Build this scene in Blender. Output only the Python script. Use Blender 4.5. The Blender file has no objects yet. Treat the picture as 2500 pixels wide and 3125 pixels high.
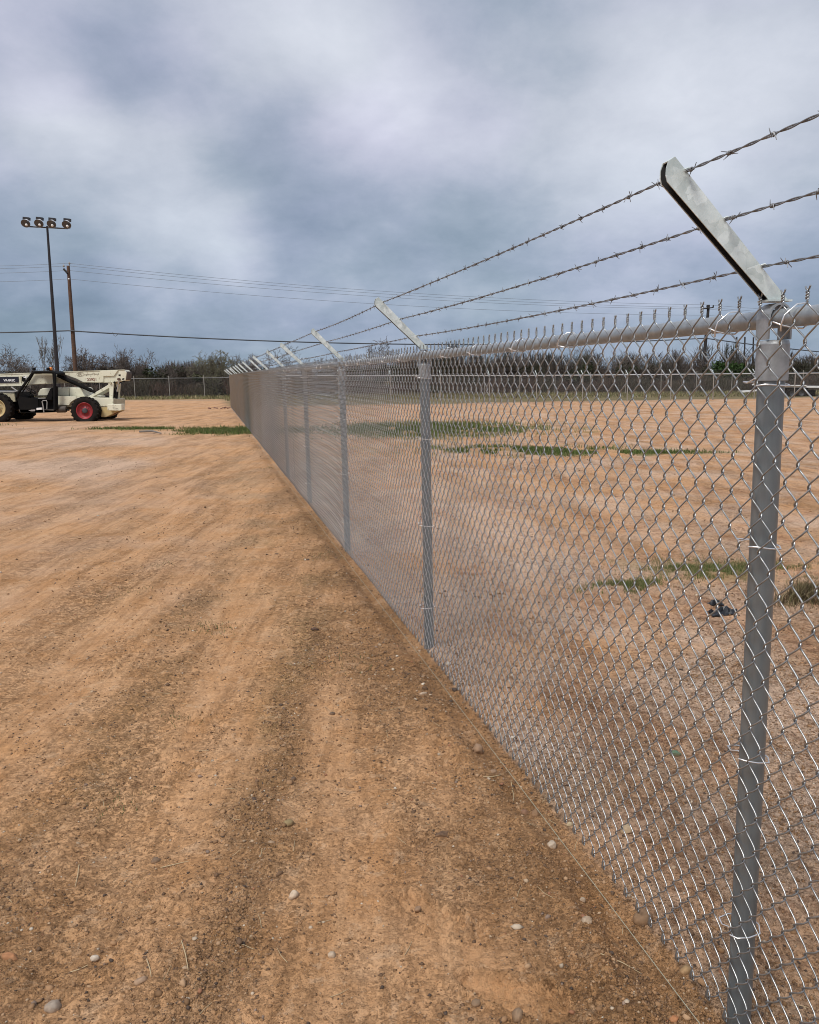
import bpy, math, random
import numpy as np
from mathutils import Vector, Matrix
rng = np.random.default_rng(7)
random.seed(7)
R_ = math.radians

# ------------------------------------------------------------------ camera
F = 2500.0; ROLL = -0.0207; PITCH = 0.1642; CH = 1.669
sc = bpy.context.scene
fw = np.array([0, math.cos(PITCH), -math.sin(PITCH)]); rt0 = np.array([1., 0, 0]); up0 = np.cross(rt0, fw)
RT = math.cos(ROLL) * rt0 + math.sin(ROLL) * up0
UP = -math.sin(ROLL) * rt0 + math.cos(ROLL) * up0
cd = bpy.data.cameras.new('camera'); cam = bpy.data.objects.new('camera', cd); sc.collection.objects.link(cam)
cd.sensor_fit = 'HORIZONTAL'; cd.sensor_width = 36.0; cd.lens = 36.0; cd.clip_start = 0.05; cd.clip_end = 3000
cam.matrix_world = Matrix(((RT[0], UP[0], -fw[0], 0), (RT[1], UP[1], -fw[1], 0), (RT[2], UP[2], -fw[2], CH), (0, 0, 0, 1)))
sc.camera = cam
sc.cycles.filter_width = 1.0
sc.render.resolution_x = 819; sc.render.resolution_y = 1024

def ray(x, y):
    return (x - 1250) / F * RT - (y - 1562.5) / F * UP + fw
def at(x, y, Y):
    v = ray(x, y); t = Y / v[1]
    return np.array([v[0] * t, Y, CH + v[2] * t])
def gz(x, y):
    return -0.012 * np.clip(x, -60, 60)
def ground_at(x, y):
    v = ray(x, y); t = -CH / v[2]
    for _ in range(6):
        t = -(CH - gz(v[0] * t, v[1] * t)) / v[2]
    return v[0] * t, v[1] * t

# ------------------------------------------------------------------ world, sun, exposure
SUN_EL, SUN_AZ = R_(56), R_(-150)      # azimuth from +Y towards +X
w = bpy.data.worlds.new('World'); sc.world = w; w.use_nodes = True
nt = w.node_tree; N = nt.nodes; L = nt.links
for n in list(N): N.remove(n)
def wn(t, **k):
    n = N.new(t)
    for a, b in k.items(): setattr(n, a, b)
    return n
def wmath(op, a, b=None, clamp=False):
    n = wn('ShaderNodeMath', operation=op, use_clamp=clamp)
    for i, v in enumerate((a, b)):
        if v is None: continue
        if isinstance(v, (int, float)): n.inputs[i].default_value = v
        else: L.new(v, n.inputs[i])
    return n.outputs[0]
tc = wn('ShaderNodeTexCoord'); sep = wn('ShaderNodeSeparateXYZ')
nrm = wn('ShaderNodeVectorMath', operation='NORMALIZE'); L.new(tc.outputs['Generated'], nrm.inputs[0]); L.new(nrm.outputs[0], sep.inputs[0])
zc = wmath('MAXIMUM', sep.outputs[2], 0.0)
zq = wmath('ADD', zc, 0.42)
cmb = wn('ShaderNodeCombineXYZ'); L.new(wmath('DIVIDE', sep.outputs[0], zq), cmb.inputs[0]); L.new(wmath('DIVIDE', sep.outputs[1], zq), cmb.inputs[1])
def wnoise(scale, detail, rough, off, dist=0.0):
    m = wn('ShaderNodeMapping'); m.inputs['Location'].default_value = off; L.new(cmb.outputs[0], m.inputs[0])
    n = wn('ShaderNodeTexNoise'); n.inputs['Scale'].default_value = scale; n.inputs['Detail'].default_value = detail
    n.inputs['Roughness'].default_value = rough; n.inputs['Distortion'].default_value = dist
    L.new(m.outputs[0], n.inputs['Vector']); return n.outputs['Fac'], n.outputs['Color']
nA, _ = wnoise(2.1, 8, 0.52, (3.1, 1.7, 0), 0.12)
nB, _ = wnoise(5.2, 9, 0.60, (0.3, 8.2, 0), 0.10)
nC, nCc = wnoise(1.9, 3, 0.5, (7.3, 2.2, 4.0))
# warp directions a little so the large cloud masses have torn edges
wsc = wn('ShaderNodeVectorMath', operation='SUBTRACT'); L.new(nCc, wsc.inputs[0]); wsc.inputs[1].default_value = (.5, .5, .5)
wsc2 = wn('ShaderNodeVectorMath', operation='SCALE'); L.new(wsc.outputs[0], wsc2.inputs[0]); wsc2.inputs['Scale'].default_value = 0.16
wad = wn('ShaderNodeVectorMath', operation='ADD'); L.new(nrm.outputs[0], wad.inputs[0]); L.new(wsc2.outputs[0], wad.inputs[1])
wnm = wn('ShaderNodeVectorMath', operation='NORMALIZE'); L.new(wad.outputs[0], wnm.inputs[0])
val = wmath('ADD', wmath('MULTIPLY', nA, .72), wmath('MULTIPLY', nB, 0.46))
val = wmath('ADD', val, 0.0)
KD = 2500 / 1725
for dx, dy, sg, amp in [(800, 200, .09, .20), (900, 290, .08, .16), (640, 60, .10, .14), (560, 150, .07, .08), (300, 440, .09, .20), (470, 450, .06, .16), (125, 195, .045, .26), (70, 330, .06, .10),
                        (1480, 150, .13, .20), (1300, 230, .07, .08), (1150, 470, .10, .10), (1350, 520, .12, .10), (620, 560, .10, .07), (840, 610, .10, .06), (1600, 330, .09, .08),
                        (250, 90, .09, -.08), (330, 250, .10, -.11), (520, 300, .07, -.10), (1010, 60, .10, -.13), (1180, 120, .07, -.08), (1640, 20, .12, -.12), (1000, 420, .09, -.09), (760, 440, .08, -.11),
                        (620, 370, .07, -.10), (160, 520, .10, -.08), (1230, 330, .09, -.10), (40, 60, .07, -.05), (150, 640, .14, -.08), (1000, 620, .12, -.05)]:
    d = ray(dx * KD, dy * KD); d = d / np.linalg.norm(d)
    dt = wn('ShaderNodeVectorMath', operation='DOT_PRODUCT'); L.new(wnm.outputs[0], dt.inputs[0]); dt.inputs[1].default_value = tuple(d)
    e = wmath('MULTIPLY', wmath('SUBTRACT', dt.outputs['Value'], 1.0), 2.0 / sg ** 2)
    val = wmath('ADD', val, wmath('MULTIPLY', wmath('POWER', math.e, e), amp))
# darker, bluer towards the horizon
hz = wn('ShaderNodeMapRange'); L.new(sep.outputs[2], hz.inputs['Value']); hz.inputs['From Min'].default_value = 0.0; hz.inputs['From Max'].default_value = 0.36
hz.inputs['To Min'].default_value = -0.22; hz.inputs['To Max'].default_value = 0.0; hz.interpolation_type = 'SMOOTHSTEP'
val = wmath('ADD', val, hz.outputs[0])
def lin(r, g, b):
    f = lambda c: (c / 255 / 12.92) if c / 255 <= .04045 else ((c / 255 + .055) / 1.055) ** 2.4
    return (f(r), f(g), f(b), 1)
rp = wn('ShaderNodeValToRGB'); L.new(val, rp.inputs[0]); cr = rp.color_ramp
cr.elements[0].position = 0.05; cr.elements[0].color = lin(104, 122, 140)
cr.elements[1].position = 0.92; cr.elements[1].color = lin(222, 226, 236)
for p_, c_ in ((0.28, lin(136, 151, 168)), (0.44, lin(161, 172, 188)), (0.62, lin(190, 196, 209))):
    el = cr.elements.new(p_); el.color = c_
# lavender tint drifting through the deck
pt = wn('ShaderNodeMapRange'); L.new(nC, pt.inputs['Value']); pt.inputs['From Min'].default_value = .42; pt.inputs['From Max'].default_value = .66
mxp = wn('ShaderNodeMix', data_type='RGBA', blend_type='MULTIPLY'); L.new(wmath('MULTIPLY', pt.outputs[0], 0.65), mxp.inputs[0]); L.new(rp.outputs[0], mxp.inputs[6]); mxp.inputs[7].default_value = (.99, 0.93, 1.045, 1)
hb = wn('ShaderNodeMapRange'); L.new(sep.outputs[2], hb.inputs['Value']); hb.inputs['From Min'].default_value = 0.02; hb.inputs['From Max'].default_value = 0.26; hb.inputs['To Min'].default_value = .85; hb.inputs['To Max'].default_value = 0
mxh = wn('ShaderNodeMix', data_type='RGBA', blend_type='MULTIPLY'); L.new(hb.outputs[0], mxh.inputs[0]); L.new(mxp.outputs[2], mxh.inputs[6]); mxh.inputs[7].default_value = (0.85, 0.94, 0.99, 1)
bg1 = wn('ShaderNodeBackground'); L.new(mxh.outputs[2], bg1.inputs['Color']); bg1.inputs['Strength'].default_value = 0.56
sky = wn('ShaderNodeTexSky', sky_type='NISHITA'); sky.sun_disc = False; sky.sun_elevation = SUN_EL; sky.sun_rotation = SUN_AZ
bg2 = wn('ShaderNodeBackground'); L.new(sky.outputs[0], bg2.inputs['Color']); bg2.inputs['Strength'].default_value = 0.05
mxs = wn('ShaderNodeMixShader'); mxs.inputs[0].default_value = 0.06; L.new(bg1.outputs[0], mxs.inputs[1]); L.new(bg2.outputs[0], mxs.inputs[2])
wo = wn('ShaderNodeOutputWorld'); L.new(mxs.outputs[0], wo.inputs['Surface'])

sl = bpy.data.lights.new('sun', 'SUN'); so = bpy.data.objects.new('sun', sl); sc.collection.objects.link(so)
sl.energy = 1.5; sl.angle = R_(20); sl.color = (1.0, 0.955, 0.90)
sd = Vector((math.sin(SUN_AZ) * math.cos(SUN_EL), math.cos(SUN_AZ) * math.cos(SUN_EL), math.sin(SUN_EL)))
so.rotation_euler = sd.to_track_quat('Z', 'Y').to_euler(); so.location = (0, 0, 30)
sc.view_settings.view_transform = 'Standard'; sc.view_settings.look = 'None'; sc.view_settings.gamma = 1.0
sc.view_settings.exposure = 0.95

# ------------------------------------------------------------------ helpers
def link(o, parent=None):
    sc.collection.objects.link(o)
    if parent is not None: o.parent = parent
    return o
def tag(o, label=None, cat=None, group=None, kind=None):
    if label: o['label'] = label
    if cat: o['category'] = cat
    if group: o['group'] = group
    if kind: o['kind'] = kind
    return o
def empty(name, loc=(0, 0, 0), rz=0.0):
    o = bpy.data.objects.new(name, None); o.location = loc; o.rotation_euler = (0, 0, rz); o.empty_display_size = .2
    return link(o)
def npmesh(name, v, f, mat=None, smooth=False):
    """v (n,3); f: (m,3) or (m,4) array"""
    me = bpy.data.meshes.new(name); v = np.asarray(v, np.float32); f = np.asarray(f, np.int32)
    k = f.shape[1]
    me.vertices.add(len(v)); me.vertices.foreach_set('co', v.ravel())
    me.loops.add(f.size); me.loops.foreach_set('vertex_index', f.ravel())
    me.polygons.add(len(f)); me.polygons.foreach_set('loop_start', np.arange(len(f), dtype=np.int32) * k)
    me.polygons.foreach_set('loop_total', np.full(len(f), k, np.int32))
    if smooth: me.polygons.foreach_set('use_smooth', np.ones(len(f), bool))
    me.update(calc_edges=True)
    if mat: me.materials.append(mat)
    return me
class MB:
    def __init__(s): s.v = []; s.f = []; s.s = []
    def add(s, vs, fs, smooth=False):
        b = len(s.v); s.v += [tuple(map(float, p)) for p in vs]; s.f += [tuple(i + b for i in f) for f in fs]; s.s += [smooth] * len(fs)
        return s
    def box(s, c, h, rot=None):
        vs = []
        for dx in (-1, 1):
            for dy in (-1, 1):
                for dz in (-1, 1):
                    p = Vector((dx * h[0], dy * h[1], dz * h[2]))
                    if rot is not None: p = rot @ p
                    vs.append(Vector(c) + p)
        return s.add(vs, [(0, 1, 3, 2), (4, 6, 7, 5), (0, 4, 5, 1), (2, 3, 7, 6), (0, 2, 6, 4), (1, 5, 7, 3)])
    def tube(s, pts, r, n=6, caps=True, smooth=True):
        pts = [np.array(p, float) for p in pts]; m = len(pts)
        rr = r if hasattr(r, '__len__') else [r] * m
        vs = []; prev = None
        for i in range(m):
            t = pts[min(i + 1, m - 1)] - pts[max(i - 1, 0)]; t = t / (np.linalg.norm(t) + 1e-12)
            if prev is None:
                a = np.array([0, 0, 1.]) if abs(t[2]) < .9 else np.array([1., 0, 0])
                u = np.cross(t, a)
            else: u = prev - t * (prev @ t)
            u /= np.linalg.norm(u) + 1e-12; prev = u; v_ = np.cross(t, u)
            for k in range(n):
                a = 2 * math.pi * k / n
                vs.append(pts[i] + rr[i] * (math.cos(a) * u + math.sin(a) * v_))
        fs = [(i * n + k, i * n + (k + 1) % n, (i + 1) * n + (k + 1) % n, (i + 1) * n + k) for i in range(m - 1) for k in range(n)]
        s.add(vs, fs, smooth)
        if caps:
            s.add([vs[k] for k in range(n)], [tuple(range(n))[::-1]]); s.add([vs[(m - 1) * n + k] for k in range(n)], [tuple(range(n))])
        return s
    def lathe(s, prof, origin, axis='y', n=24, smooth=True, flat_z=None, close=True):
        """prof: list of (radius, along)"""
        vs = []
        for r, a in prof:
            for k in range(n):
                t = 2 * math.pi * k / n; c_, s_ = math.cos(t) * r, math.sin(t) * r
                p = {'y': (c_, a, s_), 'x': (a, c_, s_), 'z': (c_, s_, a)}[axis]
                p = [p[0] + origin[0], p[1] + origin[1], p[2] + origin[2]]
                if flat_z is not None and p[2] < flat_z:
                    ex = flat_z - p[2]; p[2] = flat_z + ex * 0.02; p[1] += (0.35 * ex if a > 0 else -0.35 * ex); 
                vs.append(p)
        m = len(prof)
        fs = [(i * n + k, i * n + (k + 1) % n, (i + 1) * n + (k + 1) % n, (i + 1) * n + k) for i in range(m - 1) for k in range(n)]
        s.add(vs, fs, smooth)
        if close:
            s.add(vs[:n], [tuple(range(n))[::-1]]); s.add(vs[-n:], [tuple(range(n))])
        return s
    def prism(s, poly, y0, y1, bevel=0):
        """poly of (x,z); extruded along y"""
        n = len(poly)
        vs = [(p[0], y0, p[1]) for p in poly] + [(p[0], y1, p[1]) for p in poly]
        fs = [tuple(range(n)), tuple(range(n, 2 * n))[::-1]] + [(i, i + n, (i + 1) % n + n, (i + 1) % n) for i in range(n)]
        return s.add(vs, fs)
    def mesh(s, name, mat):
        me = bpy.data.meshes.new(name); me.from_pydata(s.v, [], s.f)
        me.polygons.foreach_set('use_smooth', s.s)
        if mat: me.materials.append(mat)
        me.update(); return me
    def build(s, name, mat, parent=None, bevel=0.0, loc=None):
        o = bpy.data.objects.new(name, s.mesh(name, mat)); link(o, parent)
        if loc is not None: o.location = loc
        if bevel:
            m = o.modifiers.new('bevel', 'BEVEL'); m.width = bevel; m.segments = 2; m.limit_method = 'ANGLE'; m.angle_limit = R_(40)
        return o

def material(name, color, rough=0.7, metal=0.0, spec=0.5):
    m = bpy.data.materials.new(name); m.use_nodes = True
    b = m.node_tree.nodes['Principled BSDF']; b.inputs['Base Color'].default_value = (*color, 1); b.inputs['Roughness'].default_value = rough
    b.inputs['Metallic'].default_value = metal; b.inputs['Specular IOR Level'].default_value = spec
    return m
class G:
    """little node builder"""
    def __init__(s, m): s.m = m; s.t = m.node_tree; s.b = s.t.nodes['Principled BSDF']
    def n(s, t, **k):
        n = s.t.nodes.new(t)
        for a, b in k.items(): setattr(n, a, b)
        return n
    def l(s, a, b): s.t.links.new(a, b)
    def pos(s, scale=(1, 1, 1), rz=0.0, obj=False):
        g = s.n('ShaderNodeTexCoord'); mp = s.n('ShaderNodeMapping'); mp.inputs['Scale'].default_value = scale; mp.inputs['Rotation'].default_value = (0, 0, rz)
        s.l(g.outputs['Object'], mp.inputs[0]); return mp.outputs[0]
    def noise(s, vec, scale, detail=4, rough=.5, dist=0.0):
        n = s.n('ShaderNodeTexNoise'); n.inputs['Scale'].default_value = scale; n.inputs['Detail'].default_value = detail
        n.inputs['Roughness'].default_value = rough; n.inputs['Distortion'].default_value = dist; s.l(vec, n.inputs['Vector']); return n.outputs['Fac']
    def vor(s, vec, scale, feature='F1', rnd=1.0):
        n = s.n('ShaderNodeTexVoronoi', feature=feature); n.inputs['Scale'].default_value = scale; n.inputs['Randomness'].default_value = rnd; s.l(vec, n.inputs['Vector']); return n
    def rng(s, v, a, b, c=0., d=1., smooth=False):
        n = s.n('ShaderNodeMapRange'); 
        if smooth: n.interpolation_type = 'SMOOTHSTEP'
        s.l(v, n.inputs['Value'])
        for k, x in zip(('From Min', 'From Max', 'To Min', 'To Max'), (a, b, c, d)): n.inputs[k].default_value = x
        return n.outputs[0]
    def math(s, op, a, b=None, clamp=False):
        n = s.n('ShaderNodeMath', operation=op, use_clamp=clamp)
        for i, v in enumerate((a, b)):
            if v is None: continue
            if isinstance(v, (int, float)): n.inputs[i].default_value = v
            else: s.l(v, n.inputs[i])
        return n.outputs[0]
    def mix(s, fac, a, b, blend='MIX'):
        n = s.n('ShaderNodeMix', data_type='RGBA', blend_type=blend)
        if isinstance(fac, (int, float)): n.inputs[0].default_value = fac
        else: s.l(fac, n.inputs[0])
        for i, v in ((6, a), (7, b)):
            if isinstance(v, tuple): n.inputs[i].default_value = (*v[:3], 1)
            else: s.l(v, n.inputs[i])
        return n.outputs[2]
    def bump(s, h, strength=.5, dist=.01, prev=None):
        n = s.n('ShaderNodeBump'); n.inputs['Strength'].default_value = strength; n.inputs['Distance'].default_value = dist; s.l(h, n.inputs['Height'])
        if prev is not None: s.l(prev, n.inputs['Normal'])
        return n.outputs[0]
    def color(s, c): s.l(c, s.b.inputs['Base Color'])
    def normal(s, c): s.l(c, s.b.inputs['Normal'])
    def rough(s, c): s.l(c, s.b.inputs['Roughness'])

def mottled(name, c1, c2, scale=6, rough=.6, metal=0, bump=0.0, c3=None, scale2=30, obj_rand=False):
    m = material(name, c1, rough, metal); g = G(m); p = g.pos()
    f = g.rng(g.noise(p, scale, 5, .6), .35, .65)
    col = g.mix(f, tuple(c1), tuple(c2))
    if c3 is not None: col = g.mix(g.rng(g.noise(p, scale2, 4, .6), .58, .70), col, tuple(c3))
    g.color(col); g.rough(g.rng(g.noise(p, scale * 2, 3), .3, .7, rough - .08, rough + .1))
    if bump: g.normal(g.bump(g.noise(p, scale2, 4, .6), bump, .005))
    return m
def vcol_mat(name, rough=.85, spec=.3, noise=0.25):
    m = material(name, (.2, .2, .2), rough, 0, spec); g = G(m)
    a = g.n('ShaderNodeVertexColor'); a.layer_name = 'col'
    nz = g.noise(g.pos(), 60, 3, .6)
    g.color(g.mix(g.rng(nz, .3, .7, 0, noise), a.outputs[0], g.mix(1.0, a.outputs[0], (.45, .42, .38), 'MULTIPLY'))); return m

# ---- materials
def galv(name, c1, c2, rough, metal, spangle=None, streak=False):
    m = material(name, c1, rough, metal); g = G(m); p = g.pos()
    if spangle:
        wv = g.noise(p, spangle * .6, 2, .5)
        vv = g.n('ShaderNodeVectorMath', operation='ADD'); sc_ = g.n('ShaderNodeVectorMath', operation='SCALE')
        nzc = g.n('ShaderNodeTexNoise'); nzc.inputs['Scale'].default_value = spangle * .7; g.l(p, nzc.inputs['Vector']); g.l(nzc.outputs['Color'], sc_.inputs[0]); sc_.inputs['Scale'].default_value = .05
        g.l(p, vv.inputs[0]); g.l(sc_.outputs[0], vv.inputs[1])
        v = g.vor(vv.outputs[0], spangle)
        f = g.math('MULTIPLY', g.rng(v.outputs['Color'], .1, .9), .55); f = g.math('ADD', f, g.math('MULTIPLY', g.rng(g.noise(p, 14, 6, .65), .35, .65), .55), True)
    else:
        f = g.rng(g.noise(g.pos((1, 1, .12) if streak else (1, 1, 1)), 40, 5, .6), .3, .7)
        if streak: f = g.math('MULTIPLY', g.math('ADD', f, g.rng(g.noise(p, 4, 4, .6), .3, .7)), .5)
    g.color(g.mix(f, c1, c2)); g.rough(g.rng(f, 0, 1, rough + .1, rough - .08))
    g.normal(g.bump(g.noise(p, 180, 3, .6), .06, .002)); return m
M = {}
M['wire'] = galv('galvanised_wire', (.26, .27, .27), (.48, .495, .495), .36, .82)
M['post'] = galv('galvanised_post', (.155, .185, .20), (.30, .335, .35), .38, .60, streak=True)
M['rail'] = galv('galvanised_rail', (.33, .355, .365), (.45, .475, .485), .42, .55)
M['cap'] = galv('cast_cap', (.33, .345, .35), (.46, .475, .48), .55, .6)
M['arm'] = galv('spangled_arm', (.46, .53, .51), (.86, .93, .90), .42, .15, spangle=38)
M['barb'] = galv('barbed_steel', (.16, .165, .17), (.34, .345, .35), .5, .7)
M['tie'] = material('aluminium_tie', (.86, .86, .85), .3, .8)
M['farwire'] = material('far_wire', (.20, .20, .195), .5, .5)
M['farpost'] = mottled('far_post', (.27, .24, .20), (.36, .34, .31), 3, .6, .2)
M['whiterail'] = material('pale_rail', (.62, .63, .63), .45, .2)
M['string'] = material('string', (.36, .36, .27), .7)
M['inner'] = material('arm_slot_shade', (.045, .045, .045), .7, 0, .1)  # near black colour painted for the shade inside the arm channel
M['cream'] = mottled('cream_paint', (.74, .73, .58), (.66, .64, .49), 1.6, .45, 0, .03, (.36, .31, .22), 9)
M['olive'] = mottled('grimy_cream', (.50, .47, .33), (.40, .36, .24), 1.6, .6, 0, .03, (.25, .2, .13), 7)
M['black'] = mottled('black_steel', (.005, .005, .006), (.012, .011, .010), 3, .75)
M['black'].node_tree.nodes['Principled BSDF'].inputs['Specular IOR Level'].default_value = .12
M['darkgrey'] = mottled('dirty_dark', (.05, .042, .036), (.10, .08, .065), 5, .7)
M['rubber'] = mottled('tyre_rubber', (.008, .0075, .007), (.022, .018, .015), 5, .9, 0, .2)
M['rubber'].node_tree.nodes['Principled BSDF'].inputs['Specular IOR Level'].default_value = .15
M['red'] = mottled('red_rim', (.34, .022, .03), (.22, .02, .022), 4, .5, 0, 0, (.12, .03, .02), 12)
M['yellow'] = mottled('yellow_rim', (.56, .44, .20), (.45, .36, .20), 4, .5)
M['hub'] = mottled('hub_steel', (.06, .065, .07), (.03, .03, .03), 8, .6)
M['navy'] = material('navy_panel', (.008, .010, .022), .35)
M['white'] = material('white_paint', (.80, .80, .78), .5)
M['grey'] = material('grey_paint', (.30, .29, .27), .5)
M['lampshell'] = material('lamp_shell', (.62, .63, .65), .5)
M['logo'] = material('tan_lettering', (.30, .27, .20), .6)
M['numred'] = material('number_lettering', (.17, .035, .02), .6)
M['amber'] = material('amber_lens', (.75, .22, .03), .25)
M['silver'] = material('silver_rod', (.6, .6, .6), .25, .9)
M['lamp_black'] = material('lamp_pole_black', (.016, .015, .018), .5)
M['lens'] = material('floodlight_lens', (.060, .064, .075), .3, 0, .6)
M['bulb_glint'] = material('lamp_bulb_glint', (.75, .75, .72), .3)
M['woodpole'] = mottled('creosote_wood', (.12, .065, .04), (.075, .045, .032), 3, .9)
M['darkpole'] = material('dark_pole', (.03, .026, .025), .9)
M['bark'] = mottled('mesquite_bark', (.12, .10, .085), (.17, .145, .125), 2, .95)
M['twig'] = mottled('mesquite_twigs', (.115, .092, .078), (.16, .13, .11), .7, .95)
M['palebark'] = mottled('pale_bark', (.20, .18, .155), (.15, .13, .11), 2, .95)
M['greentwig'] = mottled('lichen_twigs', (.17, .16, .095), (.13, .115, .08), .7, .95)
M['brush'] = vcol_mat('brush_twigs', .95, .1)
M['gravel'] = vcol_mat('gravel_stones', .8, .35)
M['blade'] = vcol_mat('grass_blades', .8, .2, .15)
M['stone'] = vcol_mat('loose_stone', .75, .35, .5)
M['straw'] = material('straw', (.48, .37, .22), .8)
M['cable'] = material('power_cable', (.07, .078, .088), .7)
M['thincable'] = material('thin_conductor', (.20, .23, .26), .6)
M['debris'] = material('black_plastic', (.012, .013, .016), .4)

# ------------------------------------------------------------------ numpy noise
def vnoise(x, y, lam, seed):
    g = np.random.default_rng(seed).random((256, 256)).astype(np.float32)
    X = x / lam; Y = y / lam; xi = np.floor(X).astype(int); yi = np.floor(Y).astype(int)
    fx = X - xi; fy = Y - yi; fx = fx * fx * (3 - 2 * fx); fy = fy * fy * (3 - 2 * fy)
    a = g[xi & 255, yi & 255]; b = g[(xi + 1) & 255, yi & 255]; c = g[xi & 255, (yi + 1) & 255]; d = g[(xi + 1) & 255, (yi + 1) & 255]
    return (a * (1 - fx) + b * fx) * (1 - fy) + (c * (1 - fx) + d * fx) * fy - .5
def fbm(x, y, lam, seed, o=3, gain=.5):
    s = 0; a = 1; t = 0
    for i in range(o):
        s = s + a * vnoise(x + 13.7 * i, y - 7.1 * i, lam / 2 ** i, seed + i); t += a; a *= gain
    return s / t * 1.6
def ss(a, b, x):
    t = np.clip((x - a) / (b - a), 0, 1); return t * t * (3 - 2 * t)
def gau(x, c, w_): return np.exp(-((x - c) / w_) ** 2)

PSI = 0.2356; FC = 1.224; S1 = 1.61; SP = 3.043; NPOST = 16
nv = (math.cos(PSI), math.sin(PSI)); dv = (-math.sin(PSI), math.cos(PSI))
def fuv(x, y): return x * nv[0] + y * nv[1], x * dv[0] + y * dv[1]
def fxy(u, s): return u * nv[0] + s * dv[0], u * nv[1] + s * dv[1]
SEND = S1 + SP * (NPOST - 1)

FOOT = [((.262, 1.985), .158, .058, -0.42), ((.035, 2.35), .13, .05, -0.85)]
def foot_q(x, y, f):
    (fx, fy), la, lb, ang = f
    c_, s_ = math.cos(ang), math.sin(ang)
    a = (x - fx) * c_ + (y - fy) * s_; b = -(x - fx) * s_ + (y - fy) * c_
    wv = 1.0 + .22 * np.sin(a / la * 2.2 + .5)
    return np.sqrt((a / la) ** 4 + (b / (lb * wv)) ** 4) ** .5 + fbm(x, y, .05, 88, 3) * .28, a, b
def foot_in(x, y):
    t = 0
    for i, f in enumerate(FOOT): t = t + (1 - ss(.90, 1.04, foot_q(x, y, f)[0])) * (1 if i < 2 else .5)
    return np.clip(t, 0, 1)
def masks(x, y):
    u, s = fuv(x, y)
    v = x + .04 * (y - 2)
    wob = fbm(x, y, .9, 40, 3) * .22
    v2 = v + wob; u2 = u + fbm(x, y, .5, 44, 3) * .12
    out = (u < 1.2)
    near = 1 - ss(3.2, 6.5, y)
    pat = fbm(x, y, .55, 50, 4)                       # patchiness
    grav = gau(v2, -.56, .12) * (.30 + .70 * near) * (.7 + 1.2 * pat)
    grav *= 1.0
    grav += .40 * gau(v2, -1.42, .13) * (.6 + 1.5 * pat)
    grav += ss(.40, .95, u2) * out * (.40 + 1.2 * pat) * (1 - .55 * ss(6, 14, y))
    grav += ss(.78, 1.05, u2) * out * .35
    grav += ss(-.7, -1.05, v2) * (1 - ss(2.1, 2.8, y)) * (.30 + 1.3 * pat)
    grav += .15 * ss(2.9, 2.1, y) * (.55 + 1.1 * pat)
    grav += (~out) * (.45 + 1.0 * pat) * (1 - ss(3, 9, y))
    grav = np.clip(grav, 0, 1) * (1 - .6 * ss(8, 20, y))
    olive = .5 * gau(v2, -.64, .14) * ss(2.6, 3.6, y) * (1 - ss(6, 11, y)) * np.clip(.6 + 2 * pat, 0, 1)
    olive += .45 * gau(v2, -1.42, .16) * ss(2.6, 3.4, y) * (1 - ss(5, 9, y)) * np.clip(.6 + 2 * pat, 0, 1)
    olive += .6 * gau(u2, .45, .38) * ss(4.5, 7, y) * (1 - ss(13, 22, y)) * out * np.clip(.5 + 2 * pat, 0, 1)
    olive += .45 * (~out) * gau(u2, 1.5, .5) * (1 - ss(3.5, 6, y)) * np.clip(.3 + 2 * pat, 0, 1)
    # far verge and grass strips
    pale = 1.0 * (~out) * np.clip(gau(u2, 2.6, 1.3) + .8 * gau(u2, 1.7, .5), 0, 1) * (1 - ss(10, 18, y)) * np.clip(.8 + 1.6 * pat, 0, 1)
    wide = fbm(x, y * 1.0, 3.2, 60, 4)
    pale += ss(7, 13, y) * (1 - ss(24, 36, y)) * ss(-.4, -2.2, u) * np.clip(.45 + 2.0 * wide, 0, 1)
    pale += .35 * ss(-.9, -1.6, v2) * ss(4, 7, y) * np.clip(.4 + 2 * pat, 0, 1)
    damp = .9 * gau(u2, 1.10, .10) * (1 - .6 * ss(4, 12, y)) + .45 * (1 - ss(2.0, 3.3, y)) * ss(.3, .8, u2) * out
    damp += .12 * (1 - ss(2.0, 2.9, y)) * out * np.clip(.5 + pat * 1.6, 0, 1)
    damp += .12 * grav * (y < 8)
    ft = foot_in(x, y); grav = grav * (1 - .65 * ft); damp = damp * (1 - .5 * ft)
    return np.clip(grav, 0, 1), np.clip(olive, 0, 1), np.clip(pale, 0, 1), np.clip(damp, 0, 1)

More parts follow.
